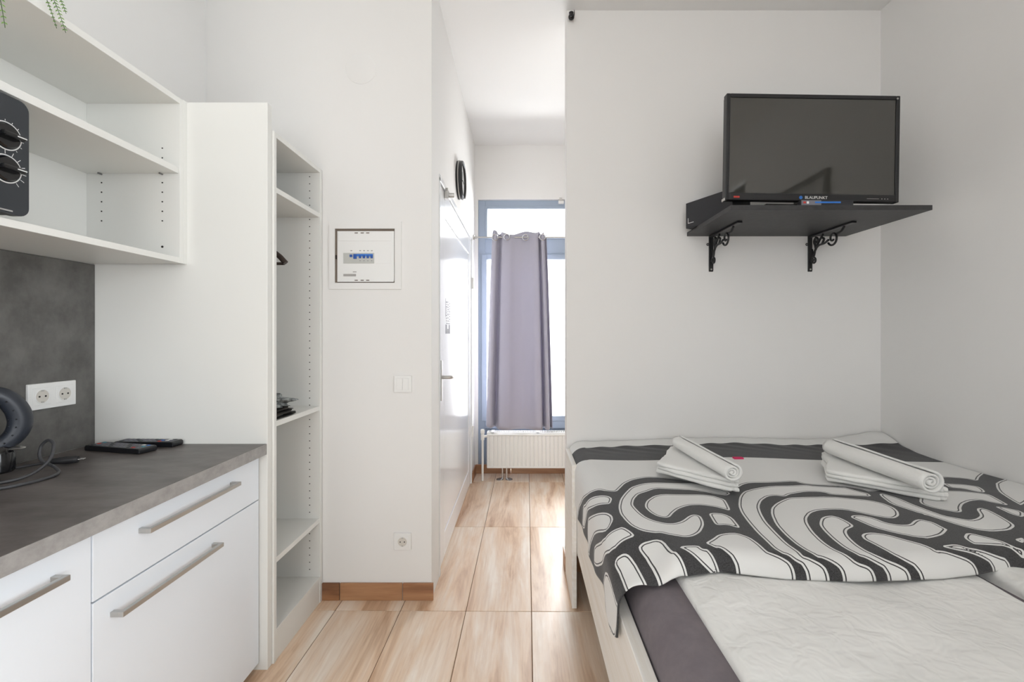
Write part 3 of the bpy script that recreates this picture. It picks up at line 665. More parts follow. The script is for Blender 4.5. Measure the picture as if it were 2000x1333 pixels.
# small black hook at the top corner of the partition
bh = thing('wall_hook', 'small black ball hook at the top corner of the partition wall', 'hook', (0.246, YT, 2.80))
MB().sphere((0.246, YT-0.030, 2.796), 0.0155, 18, 12).build('ball', 'black_gloss', bh, smooth=True)
MB().lathe([(0.011, 0), (0.012, 0.012), (0.006, 0.014)], (0.246, YT-0.030, 2.806), 'z', 18).build('cap', 'black_plastic', bh, smooth=True)
MB().box(0.240, 0.252, YT-0.030, YT, 2.799, 2.809).build('stem', 'black_plastic', bh)
MB().tube([(0.259, YT-0.030, 2.80), (0.261, YT-0.030, 2.815), (0.260, YT-0.030, 2.832)], [0.003, 0.0022, 0.001], 8).build('prong', 'black_plastic', bh, smooth=True)

# ------------------------------------------------------------------ television corner
sh = thing('tv_shelf', 'black wall shelf on two scrolled iron brackets under the television', 'shelf', (1.24, YT, 1.70))
MB().box(0.836, 1.643, 1.845, YT, 1.702, 1.7215).build('board', 'shelf_black', sh, bevel=0.001)
def bracket(x):
    t = 0.0052
    b_ = MB().prism([(YT-0.001, 1.702), (YT-0.007, 1.702), (YT-0.007, 1.53), (YT-0.004, 1.522), (YT-0.001, 1.522)], 'x', x-0.011, x+0.011)
    b_.box(x-0.011, x+0.011, YT-0.315, YT-0.001, 1.694, 1.702)
    br_ = b_.build('bracket', 'iron_black', sh, bevel=0.002)
    def sc(pts, r=t):
        MB().tube(cat_rom([(x, YT-p[0], 1.702-p[1]) for p in pts], 6), r, 8).build('scroll', 'iron_black', br_, smooth=True)
    # main S stem from the foot of the wall leg to the arm's end, then the curls
    sc([(0.008, 0.130), (0.035, 0.105), (0.048, 0.075), (0.075, 0.060), (0.115, 0.058), (0.145, 0.048)])
    def spiral(cy, cz, r0, turns, a0, dirn):
        return [(cy+r0*(1-0.78*i/22)*math.cos(a0+dirn*2*PI*turns*i/22), cz+r0*(1-0.78*i/22)*math.sin(a0+dirn*2*PI*turns*i/22)) for i in range(23)]
    def spi(*a_): MB().tube([(x, YT-p[0], 1.702-p[1]) for p in spiral(*a_)], t*0.9, 8).build('scroll', 'iron_black', br_, smooth=True)
    spi(0.175, 0.046, 0.036, 1.3, PI*0.85, -1)
    spi(0.034, 0.130, 0.018, 1.2, -PI*0.7, 1)
    spi(0.055, 0.034, 0.022, 1.25, PI*0.6, 1)
    sc([(0.05, 0.075), (0.045, 0.045), (0.052, 0.012)]); sc([(0.048, 0.078), (0.075, 0.040), (0.105, 0.012)])
    sc([(0.10, 0.056), (0.112, 0.036), (0.098, 0.028)]); sc([(0.205, 0.030), (0.232, 0.026), (0.252, 0.010)]); sc([(0.014, 0.125), (0.030, 0.098), (0.020, 0.070)], t*0.8)
    MB().torus((x-0.016, YT-0.004, 1.660), 0.005, 0.0022, 'y', 14, 6).build('screw_eye', 'iron_black', br_, smooth=True)
    MB().cyl((x, YT-0.0075, 1.533), (x, YT-0.0090, 1.533), 0.0045, 12).build('screw', 'steel', br_)
bracket(0.957); bracket(1.459)

tv = thing('television', 'black flat television standing on the wall shelf', 'television', (1.195, 1.90, 1.7255), (0, math.radians(0.9), 0))
W_, H_, Z0 = 0.716, 0.440, 0.028
fb_ = MB()
bw, bt = 0.016, 0.030
fb_.box(-W_/2, -W_/2+bw, 0, 0.03, Z0, Z0+H_).box(W_/2-bw, W_/2, 0, 0.03, Z0, Z0+H_).box(-W_/2+bw, W_/2-bw, 0, 0.03, Z0+H_-bw, Z0+H_).box(-W_/2+bw, W_/2-bw, 0, 0.03, Z0, Z0+bt)
bz = fb_.build('bezel', 'tv_bezel', tv, bevel=0.0025)
MB().box(-W_/2+bw, W_/2-bw, 0.0045, 0.012, Z0+bt, Z0+H_-bw).build('screen', 'screen', tv)
MB().box(-W_/2+0.004, W_/2-0.004, 0.012, 0.045, Z0+0.004, Z0+H_-0.004).build('rear_cover', 'black_plastic', tv, bevel=0.006)
MB().box(-W_/2+0.12, W_/2-0.12, 0.045, 0.075, Z0+0.03, Z0+0.30).build('rear_hump', 'black_plastic', tv, bevel=0.01)
MB().box(-0.05, 0.05, 0.02, 0.045, 0.006, Z0+0.01).build('stand_neck', 'black_plastic', tv)
MB().box(-0.20, 0.20, -0.02, 0.13, 0.0, 0.009).build('stand_base', 'black_gloss', tv, bevel=0.003)
MB().box(-W_/2-0.002, -W_/2+0.005, 0.006, 0.034, Z0-0.002, Z0+0.010).build('corner_cap', 'steel', bz, bevel=0.002)
text('brand_lettering', 'BLAUPUNKT', 0.0165, 'print_white', bz, (0.016, -0.0006, Z0+0.0135), (PI/2, 0, 0))
MB().prism([(0.007*math.cos(2*PI*k/16)-0.047, 0.007*math.sin(2*PI*k/16)+Z0+0.0135) for k in range(16)], 'y', -0.0006, 0.0).build('brand_dot', 'print_blue', bz)
MB().box(-W_/2+0.034, -W_/2+0.058, -0.0006, 0.0, Z0+0.009, Z0+0.016).build('red_badge', 'print_red', bz)
MB().box(0.225, 0.275, -0.0006, 0.0, Z0+0.012, Z0+0.0135).box(0.285, 0.289, -0.0006, 0, Z0+0.011, Z0+0.0145).box(0.297, 0.301, -0.0006, 0, Z0+0.011, Z0+0.0145).box(0.309, 0.313, -0.0006, 0, Z0+0.011, Z0+0.0145).build('button_marks', 'print_pale', bz)
MB().prism([(0.004*math.cos(2*PI*k/14)+W_/2-0.012, 0.004*math.sin(2*PI*k/14)+Z0+H_-0.012) for k in range(14)], 'y', -0.0006, 0.0).build('badge_dot', 'print_pale', bz)

rc = thing('tv_receiver', 'small dark receiver box with blue stripe under the television', 'receiver', (1.22, 1.86, 1.7217))
MB().box(1.118, 1.330, 1.850, 1.876, 1.7217, 1.7425).build('body', 'card_black', rc, bevel=0.002)
MB().box(1.121, 1.200, 1.8492, 1.8502, 1.7225, 1.7420).build('label', 'print_grey', rc)
MB().box(1.175, 1.278, 1.8484, 1.8494, 1.7300, 1.7365).build('blue_stripe', 'print_blue', rc)
MB().box(1.128, 1.138, 1.8484, 1.8494, 1.7290, 1.7370).build('red_mark', 'print_red', rc)
MB().box(1.142, 1.150, 1.8484, 1.8494, 1.7280, 1.7370).build('square_mark', 'print_white', rc)

kb_ = thing('black_box', 'black cardboard box behind the television on the wall shelf', 'box', (0.803, 2.262, 1.7222), (0, 0, math.radians(-64)))
MB().box(0, 0.27, 0, 0.115, 0, 0.124).build('carton', 'card_black', kb_, bevel=0.002)
MB().box(0.014, 0.0165, -0.0006, 0, 0.022, 0.048).box(0.0165, 0.050, -0.0006, 0, 0.022, 0.0245).build('corner_mark', 'print_white', kb_)

# black framed picture on the right wall, mirrored in the television screen
pf = thing('picture_frame', 'black framed picture on the right wall, mirrored in the television', 'picture', (XR, 0.70, 1.50))
py0, py1, pz0, pz1 = 0.36, 1.085, 1.30, 2.19; fw = 0.034
m_ = MB().box(XR-0.022, XR, py0, py0+fw, pz0, pz1).box(XR-0.022, XR, py1-fw, py1, pz0, pz1).box(XR-0.022, XR, py0+fw, py1-fw, pz1-fw, pz1).box(XR-0.022, XR, py0+fw, py1-fw, pz0, pz0+fw)
m_.build('frame', 'black_plastic', pf, bevel=0.002)
MB().box(XR-0.008, XR, py0+fw, py1-fw, pz0+fw, pz1-fw).build('print', 'art_paper', pf)

# ------------------------------------------------------------------ bed
bd = thing('bed', 'double bed with pale wood frame in the corner under the television', 'bed', (1.0, 1.3, 0))
MB().box(0.240, 0.270, 0.30, YT-0.012, 0.243, 0.512).build('side_rail', 'bed_wood', bd, bevel=0.002)
MB().box(XR-0.035, XR-0.005, 0.30, YT-0.012, 0.243, 0.512).build('side_rail', 'bed_wood', bd, bevel=0.002)
MB().box(0.218, 0.239, 2.020, YT-0.012, 0.0, 0.628).build('leg_panel', 'bed_wood', bd, bevel=0.0015)
MB().box(0.218, 0.239, 0.30, 0.55, 0.0, 0.50).build('leg_panel', 'bed_wood', bd, bevel=0.0015)
MB().box(0.271, XR-0.036, YT-0.036, YT-0.012, 0.10, 0.60).build('end_board', 'bed_wood', bd, bevel=0.002)
MB().box(0.240, XR-0.005, 0.275, 0.299, 0.0, 0.80).build('headboard', 'bed_wood', bd, bevel=0.002)
for k in range(13):
    y = 0.36+k*0.148; MB().box(0.271, XR-0.036, y, y+0.07, 0.285, 0.303).build('slat', 'bed_wood', bd)
# mattress in its grey sheet
def rbox(x0, x1, y0, y1, z0, z1, r, fn=None, nx=60, ny=60):
    """soft slab: a closed grid skin with rounded upper edges"""
    xs = sorted(set([x0+(x1-x0)*i/nx for i in range(nx+1)]+[x0+r*(1-math.cos(PI/2*k/8)) for k in range(9)]+[x1-r*(1-math.cos(PI/2*k/8)) for k in range(9)]))
    ys = sorted(set([y0+(y1-y0)*i/ny for i in range(ny+1)]+[y0+r*(1-math.cos(PI/2*k/8)) for k in range(9)]+[y1-r*(1-math.cos(PI/2*k/8)) for k in range(9)]))
    def e(d): return 0 if d >= r else r-math.sqrt(max(0, r*r-(r-d)**2))
    m_ = MB(); n = len(ys); top = []
    for X in xs:
        for Y in ys:
            dz = max(e(X-x0), e(x1-X), e(Y-y0), e(y1-Y)); top.append((X, Y, max(z0, z1-dz)+(fn(X, Y) if fn else 0)))
    fs = [(i*n+j, (i+1)*n+j, (i+1)*n+j+1, i*n+j+1) for i in range(len(xs)-1) for j in range(n-1)]
    N = len(top); per = [i*n for i in range(len(xs))]+[(len(xs)-1)*n+j for j in range(1, n)]+[i*n+n-1 for i in range(len(xs)-2, -1, -1)]+[j for j in range(n-2, 0, -1)]
    low = [(top[p][0], top[p][1], z0) for p in per]; L = len(per)
    fs += [(per[k], N+k, N+(k+1) % L, per[(k+1) % L]) for k in range(L)]; fs.append(tuple(N+k for k in range(L)))
    return m_.add(top+low, fs)
mt = rbox(0.274, XR-0.037, 0.305, YT-0.04, 0.304, 0.592, 0.075).build('mattress', 'sheet_grey', smooth=True, angle=60)
tag(mt, 'thick mattress in a grey fitted sheet on the bed frame', 'mattress')

# white duvets on the mattress (crumpled cotton)
def cotton_mat():
    m = mat('cotton_white', (238, 237, 233), 0.92, sheen=0.15); nt = m.node_tree; b = nt.nodes['Principled BSDF']
    tc = nt.nodes.new('ShaderNodeTexCoord')
    n1 = nt.nodes.new('ShaderNodeTexNoise'); n1.inputs['Scale'].default_value = 6.0; n1.inputs['Detail'].default_value = 3; n1.inputs['Distortion'].default_value = 0.35
    try: n1.noise_type = 'RIDGED_MULTIFRACTAL'
    except Exception: pass
    n2 = nt.nodes.new('ShaderNodeTexNoise'); n2.inputs['Scale'].default_value = 22; n2.inputs['Detail'].default_value = 2; n2.inputs['Distortion'].default_value = 0.5
    for n in (n1, n2): nt.links.new(tc.outputs['Object'], n.inputs['Vector'])
    mx = nt.nodes.new('ShaderNodeMath'); mx.operation = 'MULTIPLY_ADD'; mx.inputs[1].default_value = 0.6
    nt.links.new(n1.outputs['Fac'], mx.inputs[0]); nt.links.new(n2.outputs['Fac'], mx.inputs[2])
    bp = nt.nodes.new('ShaderNodeBump'); bp.inputs['Strength'].default_value = 0.6; bp.inputs['Distance'].default_value = 0.015
    nt.links.new(mx.outputs[0], bp.inputs['Height']); nt.links.new(bp.outputs['Normal'], b.inputs['Normal'])
cotton_mat()
def wrinkle(X, Y):
    return 0.0025*math.sin(23*X+9*Y)+0.002*math.sin(31*Y-14*X+1)+0.002*math.sin(11*X+17*Y+2)
tag(rbox(0.382, 1.118, 0.31, 1.62, 0.5925, 0.612, 0.016, wrinkle, 90, 120).build('duvet', 'cotton_white', smooth=True, angle=60), 'flat crumpled white duvet running along the grey sheet edge', 'duvet')
tag(rbox(1.150, 1.770, 0.31, 1.60, 0.5925, 0.618, 0.02, lambda X, Y: wrinkle(X+1, Y)+0.012*math.exp(-((X-1.2)/0.06)**2), 70, 90).build('duvet', 'cotton_white', smooth=True, angle=60), 'crumpled white duvet beside the right wall', 'duvet')

# black and white patterned blanket: flat woven print held as a distance field on the cloth
PAT = [
    [[-60,1866],[40,1866],[104,1845],[156,1782],[212,1683],[248,1650],[268,1635],[292,1605],[328,1602],[348,1638],[376,1689],[412,1728],[448,1749],[480,1761],[524,1758],[588,1737],[636,1707],[700,1659],[740,1632],[764,1638],[804,1674],[832,1686],[912,1683],[1000,1692],[1012,1665],[1044,1647],[1140,1629],[1072,1641],[1136,1626],[1172,1593],[1180,1563],[1280,1599],[1460,1707],[1616,1773],[1684,1752],[1696,1716],[1756,1770],[1828,1821],[1900,1830],[1900,2600],[-60,2600]],
    [[632,1695],[576,1698],[492,1704],[456,1698],[424,1680],[388,1650],[352,1587],[324,1527],[304,1458],[296,1398],[300,1344],[308,1308],[328,1281],[364,1257],[376,1257],[400,1239],[436,1224],[460,1233],[488,1260],[516,1308],[528,1341],[536,1383],[524,1398],[504,1389],[464,1341],[436,1323],[412,1323],[384,1344],[368,1371],[360,1410],[356,1455],[356,1482],[372,1533],[400,1584],[432,1608],[476,1644],[528,1638],[604,1626],[648,1599],[668,1581],[696,1566],[716,1584],[716,1599],[708,1620],[692,1638],[664,1674]],
    [[396,1488],[412,1524],[448,1569],[484,1587],[536,1584],[616,1581],[648,1566],[656,1554],[672,1527],[664,1491],[648,1434],[640,1428],[632,1440],[616,1461],[580,1482],[544,1482],[524,1473],[492,1449],[464,1413],[440,1374],[424,1368],[404,1380],[392,1413],[388,1455]],
    [[568,1404],[588,1410],[612,1401],[624,1368],[612,1293],[604,1290],[584,1314],[556,1311],[552,1323],[560,1365]],
    [[156,1740],[196,1662],[240,1614],[260,1590],[292,1557],[300,1533],[284,1488],[268,1500],[248,1524],[220,1557],[172,1644],[116,1689],[76,1716],[60,1785],[116,1758]],
    [[160,1614],[216,1509],[248,1458],[264,1428],[272,1395],[268,1362],[248,1335],[228,1341],[192,1419],[160,1479],[112,1530],[72,1551],[60,1542],[60,1653],[108,1647]],
    [[140,1452],[212,1320],[268,1305],[284,1305],[308,1263],[300,1251],[232,1236],[168,1305],[132,1341],[92,1410],[76,1467],[112,1470]],
    [[228,1203],[240,1212],[268,1209],[280,1197],[292,1161],[304,1055],[244,1055],[240,1161]],
    [[304,1218],[324,1233],[356,1230],[372,1212],[376,1152],[384,1146],[404,1055],[332,1030],[320,1173]],
    [[396,1167],[412,1173],[448,1173],[452,1158],[468,1158],[492,1074],[440,1113],[428,1125],[408,1149]],
    [[472,1188],[500,1212],[528,1242],[560,1254],[584,1254],[604,1224],[608,1182],[608,1146],[616,1140],[632,1128],[648,1113],[652,1095],[652,1044],[608,1050],[532,1066],[524,1068],[520,1131],[500,1164],[488,1164],[476,1179]],
    [[748,1575],[772,1602],[812,1623],[844,1635],[892,1647],[960,1644],[1012,1650],[1036,1635],[1128,1611],[1128,1614],[1144,1572],[1160,1545],[1148,1512],[1092,1524],[1032,1542],[1028,1560],[1012,1572],[972,1578],[920,1563],[904,1557],[876,1536],[852,1551],[824,1545],[784,1509],[748,1455],[724,1395],[704,1329],[692,1257],[684,1188],[688,1146],[688,1128],[696,1125],[708,1116],[720,1107],[728,1095],[732,1039],[680,1042],[676,1104],[660,1116],[652,1131],[640,1137],[632,1161],[636,1209],[640,1257],[652,1332],[668,1407],[688,1467],[724,1539]],
    [[1020,1524],[988,1521],[928,1524],[884,1524],[856,1509],[812,1476],[776,1437],[748,1386],[720,1311],[708,1248],[704,1191],[708,1149],[720,1122],[728,1122],[744,1110],[756,1098],[760,1086],[760,1037],[840,1035],[836,1086],[828,1098],[804,1107],[796,1125],[784,1158],[784,1203],[792,1254],[812,1311],[832,1347],[868,1386],[904,1404],[944,1407],[980,1401],[1008,1371],[1028,1347],[1052,1329],[1072,1326],[1100,1344],[1124,1377],[1136,1410],[1132,1449],[1112,1476],[1072,1494],[1020,1518],[952,1521]],
    [[852,1320],[872,1344],[892,1356],[912,1359],[924,1344],[928,1314],[924,1281],[892,1263],[876,1245],[864,1218],[856,1176],[856,1143],[864,1128],[880,1113],[904,1101],[920,1089],[924,1037],[868,1036],[864,1092],[848,1104],[832,1119],[820,1125],[812,1161],[816,1215],[824,1260],[836,1296]],
    [[900,1224],[916,1236],[940,1239],[968,1224],[988,1194],[1016,1164],[1024,1137],[1020,1140],[1040,1137],[1060,1128],[1084,1119],[1096,1107],[1104,1057],[984,1039],[956,1038],[952,1038],[940,1095],[920,1110],[904,1128],[900,1152],[896,1182],[892,1203]],
    [[956,1344],[972,1356],[996,1353],[1016,1332],[1024,1296],[1048,1281],[1076,1281],[1116,1311],[1136,1317],[1156,1296],[1152,1257],[1156,1251],[1112,1218],[1076,1203],[1044,1194],[1056,1197],[1028,1203],[996,1230],[968,1269],[960,1311]],
    [[1192,1539],[1208,1542],[1220,1491],[1216,1437],[1220,1383],[1220,1380],[1228,1341],[1252,1323],[1272,1311],[1304,1323],[1340,1347],[1380,1401],[1404,1413],[1412,1395],[1396,1341],[1376,1290],[1360,1272],[1320,1248],[1264,1239],[1232,1248],[1208,1275],[1188,1329],[1172,1374],[1180,1338],[1164,1392],[1152,1440],[1176,1509]],
    [[1420,1587],[1472,1587],[1516,1584],[1560,1563],[1572,1548],[1544,1485],[1524,1440],[1496,1467],[1484,1491],[1440,1479],[1384,1446],[1340,1407],[1312,1374],[1292,1368],[1268,1386],[1248,1413],[1248,1449],[1308,1515]],
    [[1536,1686],[1556,1677],[1600,1671],[1628,1647],[1612,1611],[1584,1575],[1560,1578],[1548,1617],[1512,1629]],
    [[1744,1698],[1884,1764],[1888,1755],[1888,1725],[1888,1680],[1560,1434],[1588,1497],[1632,1575],[1676,1629]],
    [[1464,1428],[1484,1425],[1512,1389],[1460,1341],[1448,1365],[1460,1410]],
    [[1180,1227],[1196,1230],[1232,1197],[1244,1167],[1264,1158],[1244,1131],[1228,1168],[1180,1168],[1156,1168],[1144,1168],[1152,1203]],
    [[1052,1158],[1096,1167],[1112,1152],[1136,1149],[1176,1137],[1200,1134],[1208,1082],[1148,1067],[1144,1116],[1128,1125],[1104,1134],[1076,1140],[1056,1149]],
    [[1276,1197],[1316,1209],[1280,1176]],
    [[164,1260],[84,1338],[72,1323],[56,1272],[32,1251],[52,1200],[124,1104],[200,1085],[196,1167]]]
BX0, BR = 0.30, 0.07
def b_top(X, Y):
    z = 0.663+0.006*np.sin(5.1*X+1.3*Y)+0.005*np.sin(7.3*Y-2.1*X+0.6)
    z = z+0.012*np.clip((Y-2.12)/0.18, 0, 1)**2
    z = z-0.06*np.exp(-(np.maximum(0, Y-1.12)/0.11)**2)/(1+np.exp((X-0.348)/0.014))     # settles onto the mattress edge
    return z+0.035*np.exp(-((X-1.78)/0.16)**2-((Y-2.34)/0.13)**2)
def b_front(X): return np.interp(X, [0, .3, .366, .488, .63, .8, 1.0, 1.09, 1.21, 1.82], [1.11, 1.11, 1.10, 1.13, 1.10, 1.089, 1.094, 1.108, 1.137, 1.17])
def blanket():
    nd, ntp, nb, nv = 46, 262, 16, 196
    FA, FB = 0.05, 0.045                                   # depth and drop of the front fold
    ph = np.linspace(0, PI/2, 60); ex = FA*(1-np.sin(ph)); ez = FB*(1-np.cos(ph))
    el = np.concatenate([[0], np.cumsum(np.hypot(np.diff(ex), np.diff(ez)))]); EL = el[-1]
    hemz = lambda Y: np.interp(Y, [1.10, 1.20, 1.27, 1.34, 1.5, 2.1, 2.33], [0.475, 0.425, 0.445, 0.472, 0.452, 0.458, 0.445])
    Sg = np.zeros((nd+ntp+1, nb+nv+1)); Tg = np.zeros_like(Sg)
    def trow(f): return np.concatenate([f+FA-EL*(1-np.arange(nb)/nb), f+FA+(YT-0.012-f-FA)*np.linspace(0, 1, nv+1)])
    def yof(f, t):
        l = np.clip(f+FA-t, 0, EL); return np.where(t > f+FA, t, f+np.interp(l, el, ex)), np.where(t > f+FA, 0, np.interp(l, el, ez))
    for i in range(nd+ntp+1):
        s_ = BX0+(XR-0.008-BX0)*max(0, i-nd)/ntp; Tg[i] = trow(b_front(s_)); Sg[i] = s_
        if i < nd:
            yy = yof(b_front(BX0), Tg[i])[0]
            L = BR*PI/2+(b_top(BX0, yy)-BR-hemz(yy)); Sg[i] = BX0-L*(nd-i)/nd
    Yg, dzf = yof(b_front(np.maximum(Sg, BX0)), Tg)
    a_ = np.maximum(0, BX0-Sg); th = np.minimum(a_/BR, PI/2)
    wav = 0.006*np.sin(17*Yg+1)+0.004*np.sin(41*Yg)
    X = np.where(Sg < BX0, BX0-BR*np.sin(th)-np.clip(a_-0.08, 0, 1)*wav*4, Sg)
    Z = b_top(np.maximum(Sg, BX0), Yg)-BR*(1-np.cos(th))-np.maximum(0, a_-BR*PI/2)
    Z = Z-dzf*np.interp(Sg, [0.2, 0.3, 0.40], [0, 0.3, 1])
    # small creases and rumples along the back and the front fold
    Z = Z+0.0022*np.sin(47*Sg+13*np.sin(6*Yg))*np.exp(-((Yg-2.25)/0.12)**2)*(Sg > BX0)+0.0022*np.sin(14*Sg)*np.exp(-((Yg-1.19)/0.05)**2)
    # printed motif
    P = np.stack([Sg.ravel(), Tg.ravel()], 1); best = np.full(len(P), -1.0)
    for poly in PAT:
        q = np.array(poly, float)/1000
        # Chaikin smoothing
        for _ in range(1):
            nx_ = np.roll(q, -1, 0); q = np.stack([0.8*q+0.2*nx_, 0.2*q+0.8*nx_], 1).reshape(-1, 2)
        A = q; B = np.roll(q, -1, 0); dist = np.full(len(P), 9.0); ins = np.zeros(len(P), bool)
        for (ax, ay), (bx, by) in zip(A, B):
            ex, ey = bx-ax, by-ay; l2 = ex*ex+ey*ey+1e-12
            t = np.clip(((P[:, 0]-ax)*ex+(P[:, 1]-ay)*ey)/l2, 0, 1)
            dist = np.minimum(dist, np.hypot(P[:, 0]-ax-t*ex, P[:, 1]-ay-t*ey))
            if abs(ey) > 1e-9:
                c_ = ((ay > P[:, 1]) != (by > P[:, 1])) & (P[:, 0] < ex*(P[:, 1]-ay)/ey+ax); ins ^= c_
        best = np.maximum(best, np.where(ins, dist, -dist))
    lo = 1.985+0.10*np.clip((0.28-P[:, 0])/0.12, 0, 1)+0.010*np.sin(9*P[:, 0]); hi = 2.225+0.008*np.sin(13*P[:, 0]+1)
    stripe = np.minimum(P[:, 1]-lo, hi-P[:, 1])
    nI, nJ = Sg.shape
    verts = np.stack([X.ravel(), Yg.ravel(), Z.ravel()], 1)
    idx = np.arange(nI*nJ).reshape(nI, nJ)
    faces = np.stack([idx[:-1, :-1], idx[1:, :-1], idx[1:, 1:], idx[:-1, 1:]], -1).reshape(-1, 4)
    me = bpy.data.meshes.new('blanket'); me.from_pydata(verts.tolist(), [], faces.tolist()); me.update()
    for nm, arr in (('motif', best), ('stripe', stripe)):
        at = me.attributes.new(nm, 'FLOAT', 'POINT'); at.data.foreach_set('value', arr.astype(np.float32))
    me.shade_smooth()
    m = bpy.data.materials.new('blanket_print'); m.use_nodes = True; nt = m.node_tree; b = nt.nodes['Principled BSDF']
    b.inputs['Roughness'].default_value = 0.95; b.inputs['Sheen Weight'].default_value = 0.15
    def attr(n):
        x_ = nt.nodes.new('ShaderNodeAttribute'); x_.attribute_name = n; return x_.outputs['Fac']
    def mth(op, p, q):
        x_ = nt.nodes.new('ShaderNodeMath'); x_.operation = op
        for k, v in enumerate((p, q)):
            if isinstance(v, (int, float)): x_.inputs[k].default_value = v
            else: nt.links.new(v, x_.inputs[k])
        return x_.outputs[0]
    sd = attr('motif'); sp = attr('stripe')
    white = mth('GREATER_THAN', sd, 0.0)
    line = mth('MULTIPLY', mth('GREATER_THAN', sd, 0.0055), mth('LESS_THAN', sd, 0.0088))
    white = mth('SUBTRACT', white, line)
    back = mth('GREATER_THAN', sp, 0.0)
    white = mth('MULTIPLY', white, mth('SUBTRACT', 1.0, back))
    tc = nt.nodes.new('ShaderNodeTexCoord'); n = nt.nodes.new('ShaderNodeTexNoise'); n.inputs['Scale'].default_value = 420; n.inputs['Detail'].default_value = 2
    nt.links.new(tc.outputs['Object'], n.inputs['Vector'])
    rb = nt.nodes.new('ShaderNodeValToRGB'); rb.color_ramp.elements[0].position = 0.3; rb.color_ramp.elements[1].position = 0.75
    rb.color_ramp.elements[0].color = lin((44, 43, 43)); rb.color_ramp.elements[1].color = lin((78, 77, 78))
    nt.links.new(n.outputs['Fac'], rb.inputs['Fac'])
    mx = nt.nodes.new('ShaderNodeMix'); mx.data_type = 'RGBA'; nt.links.new(white, mx.inputs[0]); nt.links.new(rb.outputs['Color'], mx.inputs[6]); mx.inputs[7].default_value = lin((230, 229, 226))
    nt.links.new(mx.outputs[2], b.inputs['Base Color'])
    bp = nt.nodes.new('ShaderNodeBump'); bp.inputs['Strength'].default_value = 0.2; bp.inputs['Distance'].default_value = 0.0008
    nt.links.new(n.outputs['Fac'], bp.inputs['Height'])
    n2 = nt.nodes.new('ShaderNodeTexNoise'); n2.inputs['Scale'].default_value = 5; n2.inputs['Detail'].default_value = 3; n2.inputs['Distortion'].default_value = 1.0
    nt.links.new(tc.outputs['Object'], n2.inputs['Vector'])
    bp2 = nt.nodes.new('ShaderNodeBump'); bp2.inputs['Strength'].default_value = 0.25; bp2.inputs['Distance'].default_value = 0.01
    nt.links.new(n2.outputs['Fac'], bp2.inputs['Height']); nt.links.new(bp.outputs['Normal'], bp2.inputs['Normal'])
    nt.links.new(bp2.outputs['Normal'], b.inputs['Normal'])
    me.materials.append(m)
    o = bpy.data.objects.new('blanket', me); COL.objects.link(o)
    md = o.modifiers.new('solid', 'SOLIDIFY'); md.thickness = 0.005; md.offset = -1
    tag(o, 'black and white blanket with bold swirl print spread over the bed', 'blanket')
    return o
bl = blanket()
MB().box(0.905, 0.945, 1.965, 1.985, 0.668, 0.676).build('care_tag', 'tag_pink', bl)

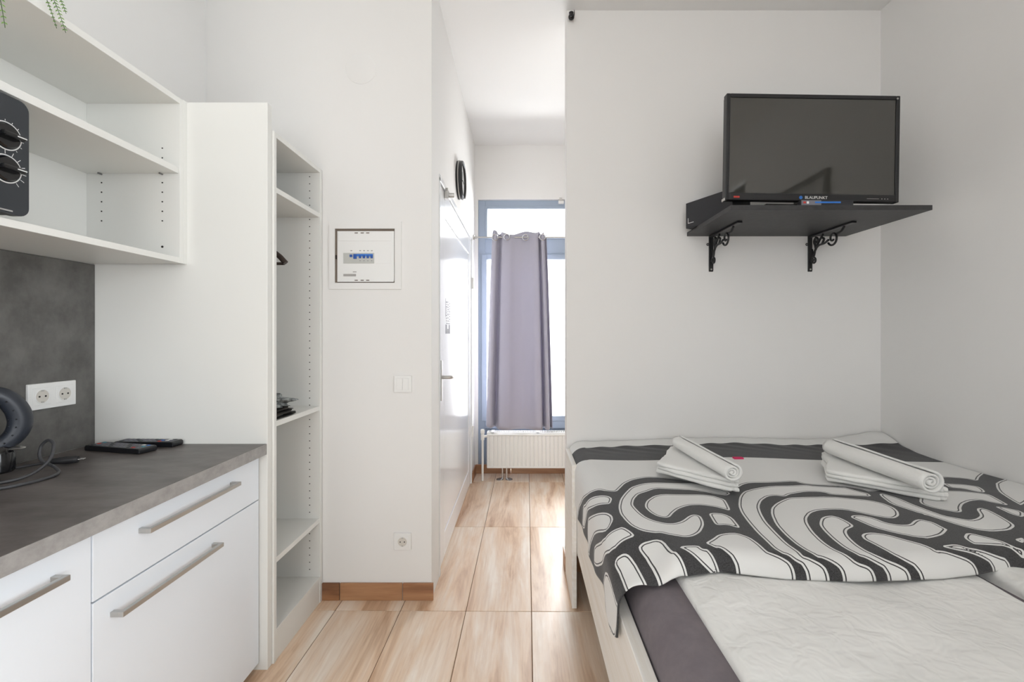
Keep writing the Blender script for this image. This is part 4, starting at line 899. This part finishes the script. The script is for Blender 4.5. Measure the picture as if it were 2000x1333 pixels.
# towels: each a folded towel with a rolled one laid across it
def soft(u, p): return (abs(u)**p)*(1 if u >= 0 else -1)
def towel_fold(poly, z, layers, label, seed):
    """layers of a folded towel: rounded slabs over the same outline, each a little different"""
    c = sum((Vector(p) for p in poly), Vector((0, 0)))/len(poly)
    t = thing('folded_towel', label, 'towel', (c.x, c.y, z), None, 'folded towels on the blanket')
    rnd = random.Random(seed)
    dense = []
    for k in range(len(poly)):
        a_, b_ = Vector(poly[k]), Vector(poly[(k+1) % len(poly)])
        dense += [a_.lerp(b_, q/7) for q in range(7)]
    for k in range(layers):
        h = 0.0145; e = [rnd.uniform(0.0, 0.009) for _ in range(3)]
        ring = []
        for q, p in enumerate(dense):
            d = (p-c); ring.append(c+d*(1-(e[0]+0.004*math.sin(q*0.9+k*2)+0.003*math.sin(q*2.1+k))/max(d.length, 0.05)))
        n = len(ring); m_ = MB(); zs = []
        prof = [(0.007, 0.0), (0.002, 0.12), (0.0, 0.45), (0.002, 0.85), (0.008, 1.0), (0.03, 1.04)]
        vs = []
        for ins, hz in prof:
            for q, p in enumerate(ring):
                d = (p-c); pp = c+d*(1-ins/max(d.length, 0.05)); vs.append((pp.x, pp.y, z+k*0.0140+h*hz+0.0012*math.sin(q*0.8+k)))
        fs = [(r_*n+q, r_*n+(q+1) % n, (r_+1)*n+(q+1) % n, (r_+1)*n+q) for r_ in range(len(prof)-1) for q in range(n)]
        fs.append(tuple(range(n))[::-1]); fs.append(tuple((len(prof)-1)*n+q for q in range(n)))
        m_.add(vs, fs).build('fold_layer', 'towel', t, smooth=True, angle=80)
    return layers*0.0145
def towel_roll(p0, p1, r, label):
    p0 = Vector(p0); p1 = Vector(p1); ax = p1-p0; L = ax.length; rz = math.atan2(ax.y, ax.x); tilt = -math.asin(ax.z/L)
    t = thing('rolled_towel', label, 'towel', tuple(p0), (0, tilt, rz), 'rolled towels on the folded ones')
    turns = 3.2; n = 120; prof = []
    for i in range(n+1):
        a_ = 2*PI*turns*i/n; rr = r*(0.12+0.88*i/n); prof.append((rr*math.cos(a_), rr*0.88*math.sin(a_)))
    nl = 26
    def f(u, v):
        q = prof[int(round(u*n))]; w_ = 1+0.02*math.sin(9*v+5*u)
        return (v*L+0.004*math.sin(3*u*turns), q[0]*w_, q[1]*w_)
    MB().grid(n, nl, f).build('roll', 'towel', t, smooth=True, solid=0.0065, angle=180)
za = towel_fold([(0.508, 1.756), (0.700, 1.545), (0.728, 1.545), (0.715, 1.98), (0.672, 2.04), (0.648, 2.02)], 0.673, 3, 'folded white towel on the blanket, beside the pink tag', 1)
towel_roll((0.660, 1.960, 0.673+za+0.031), (0.692, 1.515, 0.673+za+0.031), 0.034, 'rolled white towel on the folded towel by the pink tag')
zb = towel_fold([(1.088, 1.655), (1.325, 1.450), (1.352, 1.458), (1.290, 1.86), (1.262, 1.93), (1.245, 1.92)], 0.673, 3, 'folded white towel on the blanket, nearer the right wall', 2)
towel_roll((1.240, 1.860, 0.673+zb+0.036), (1.243, 1.400, 0.673+zb+0.036), 0.040, 'rolled white towel on the folded towel nearer the right wall')
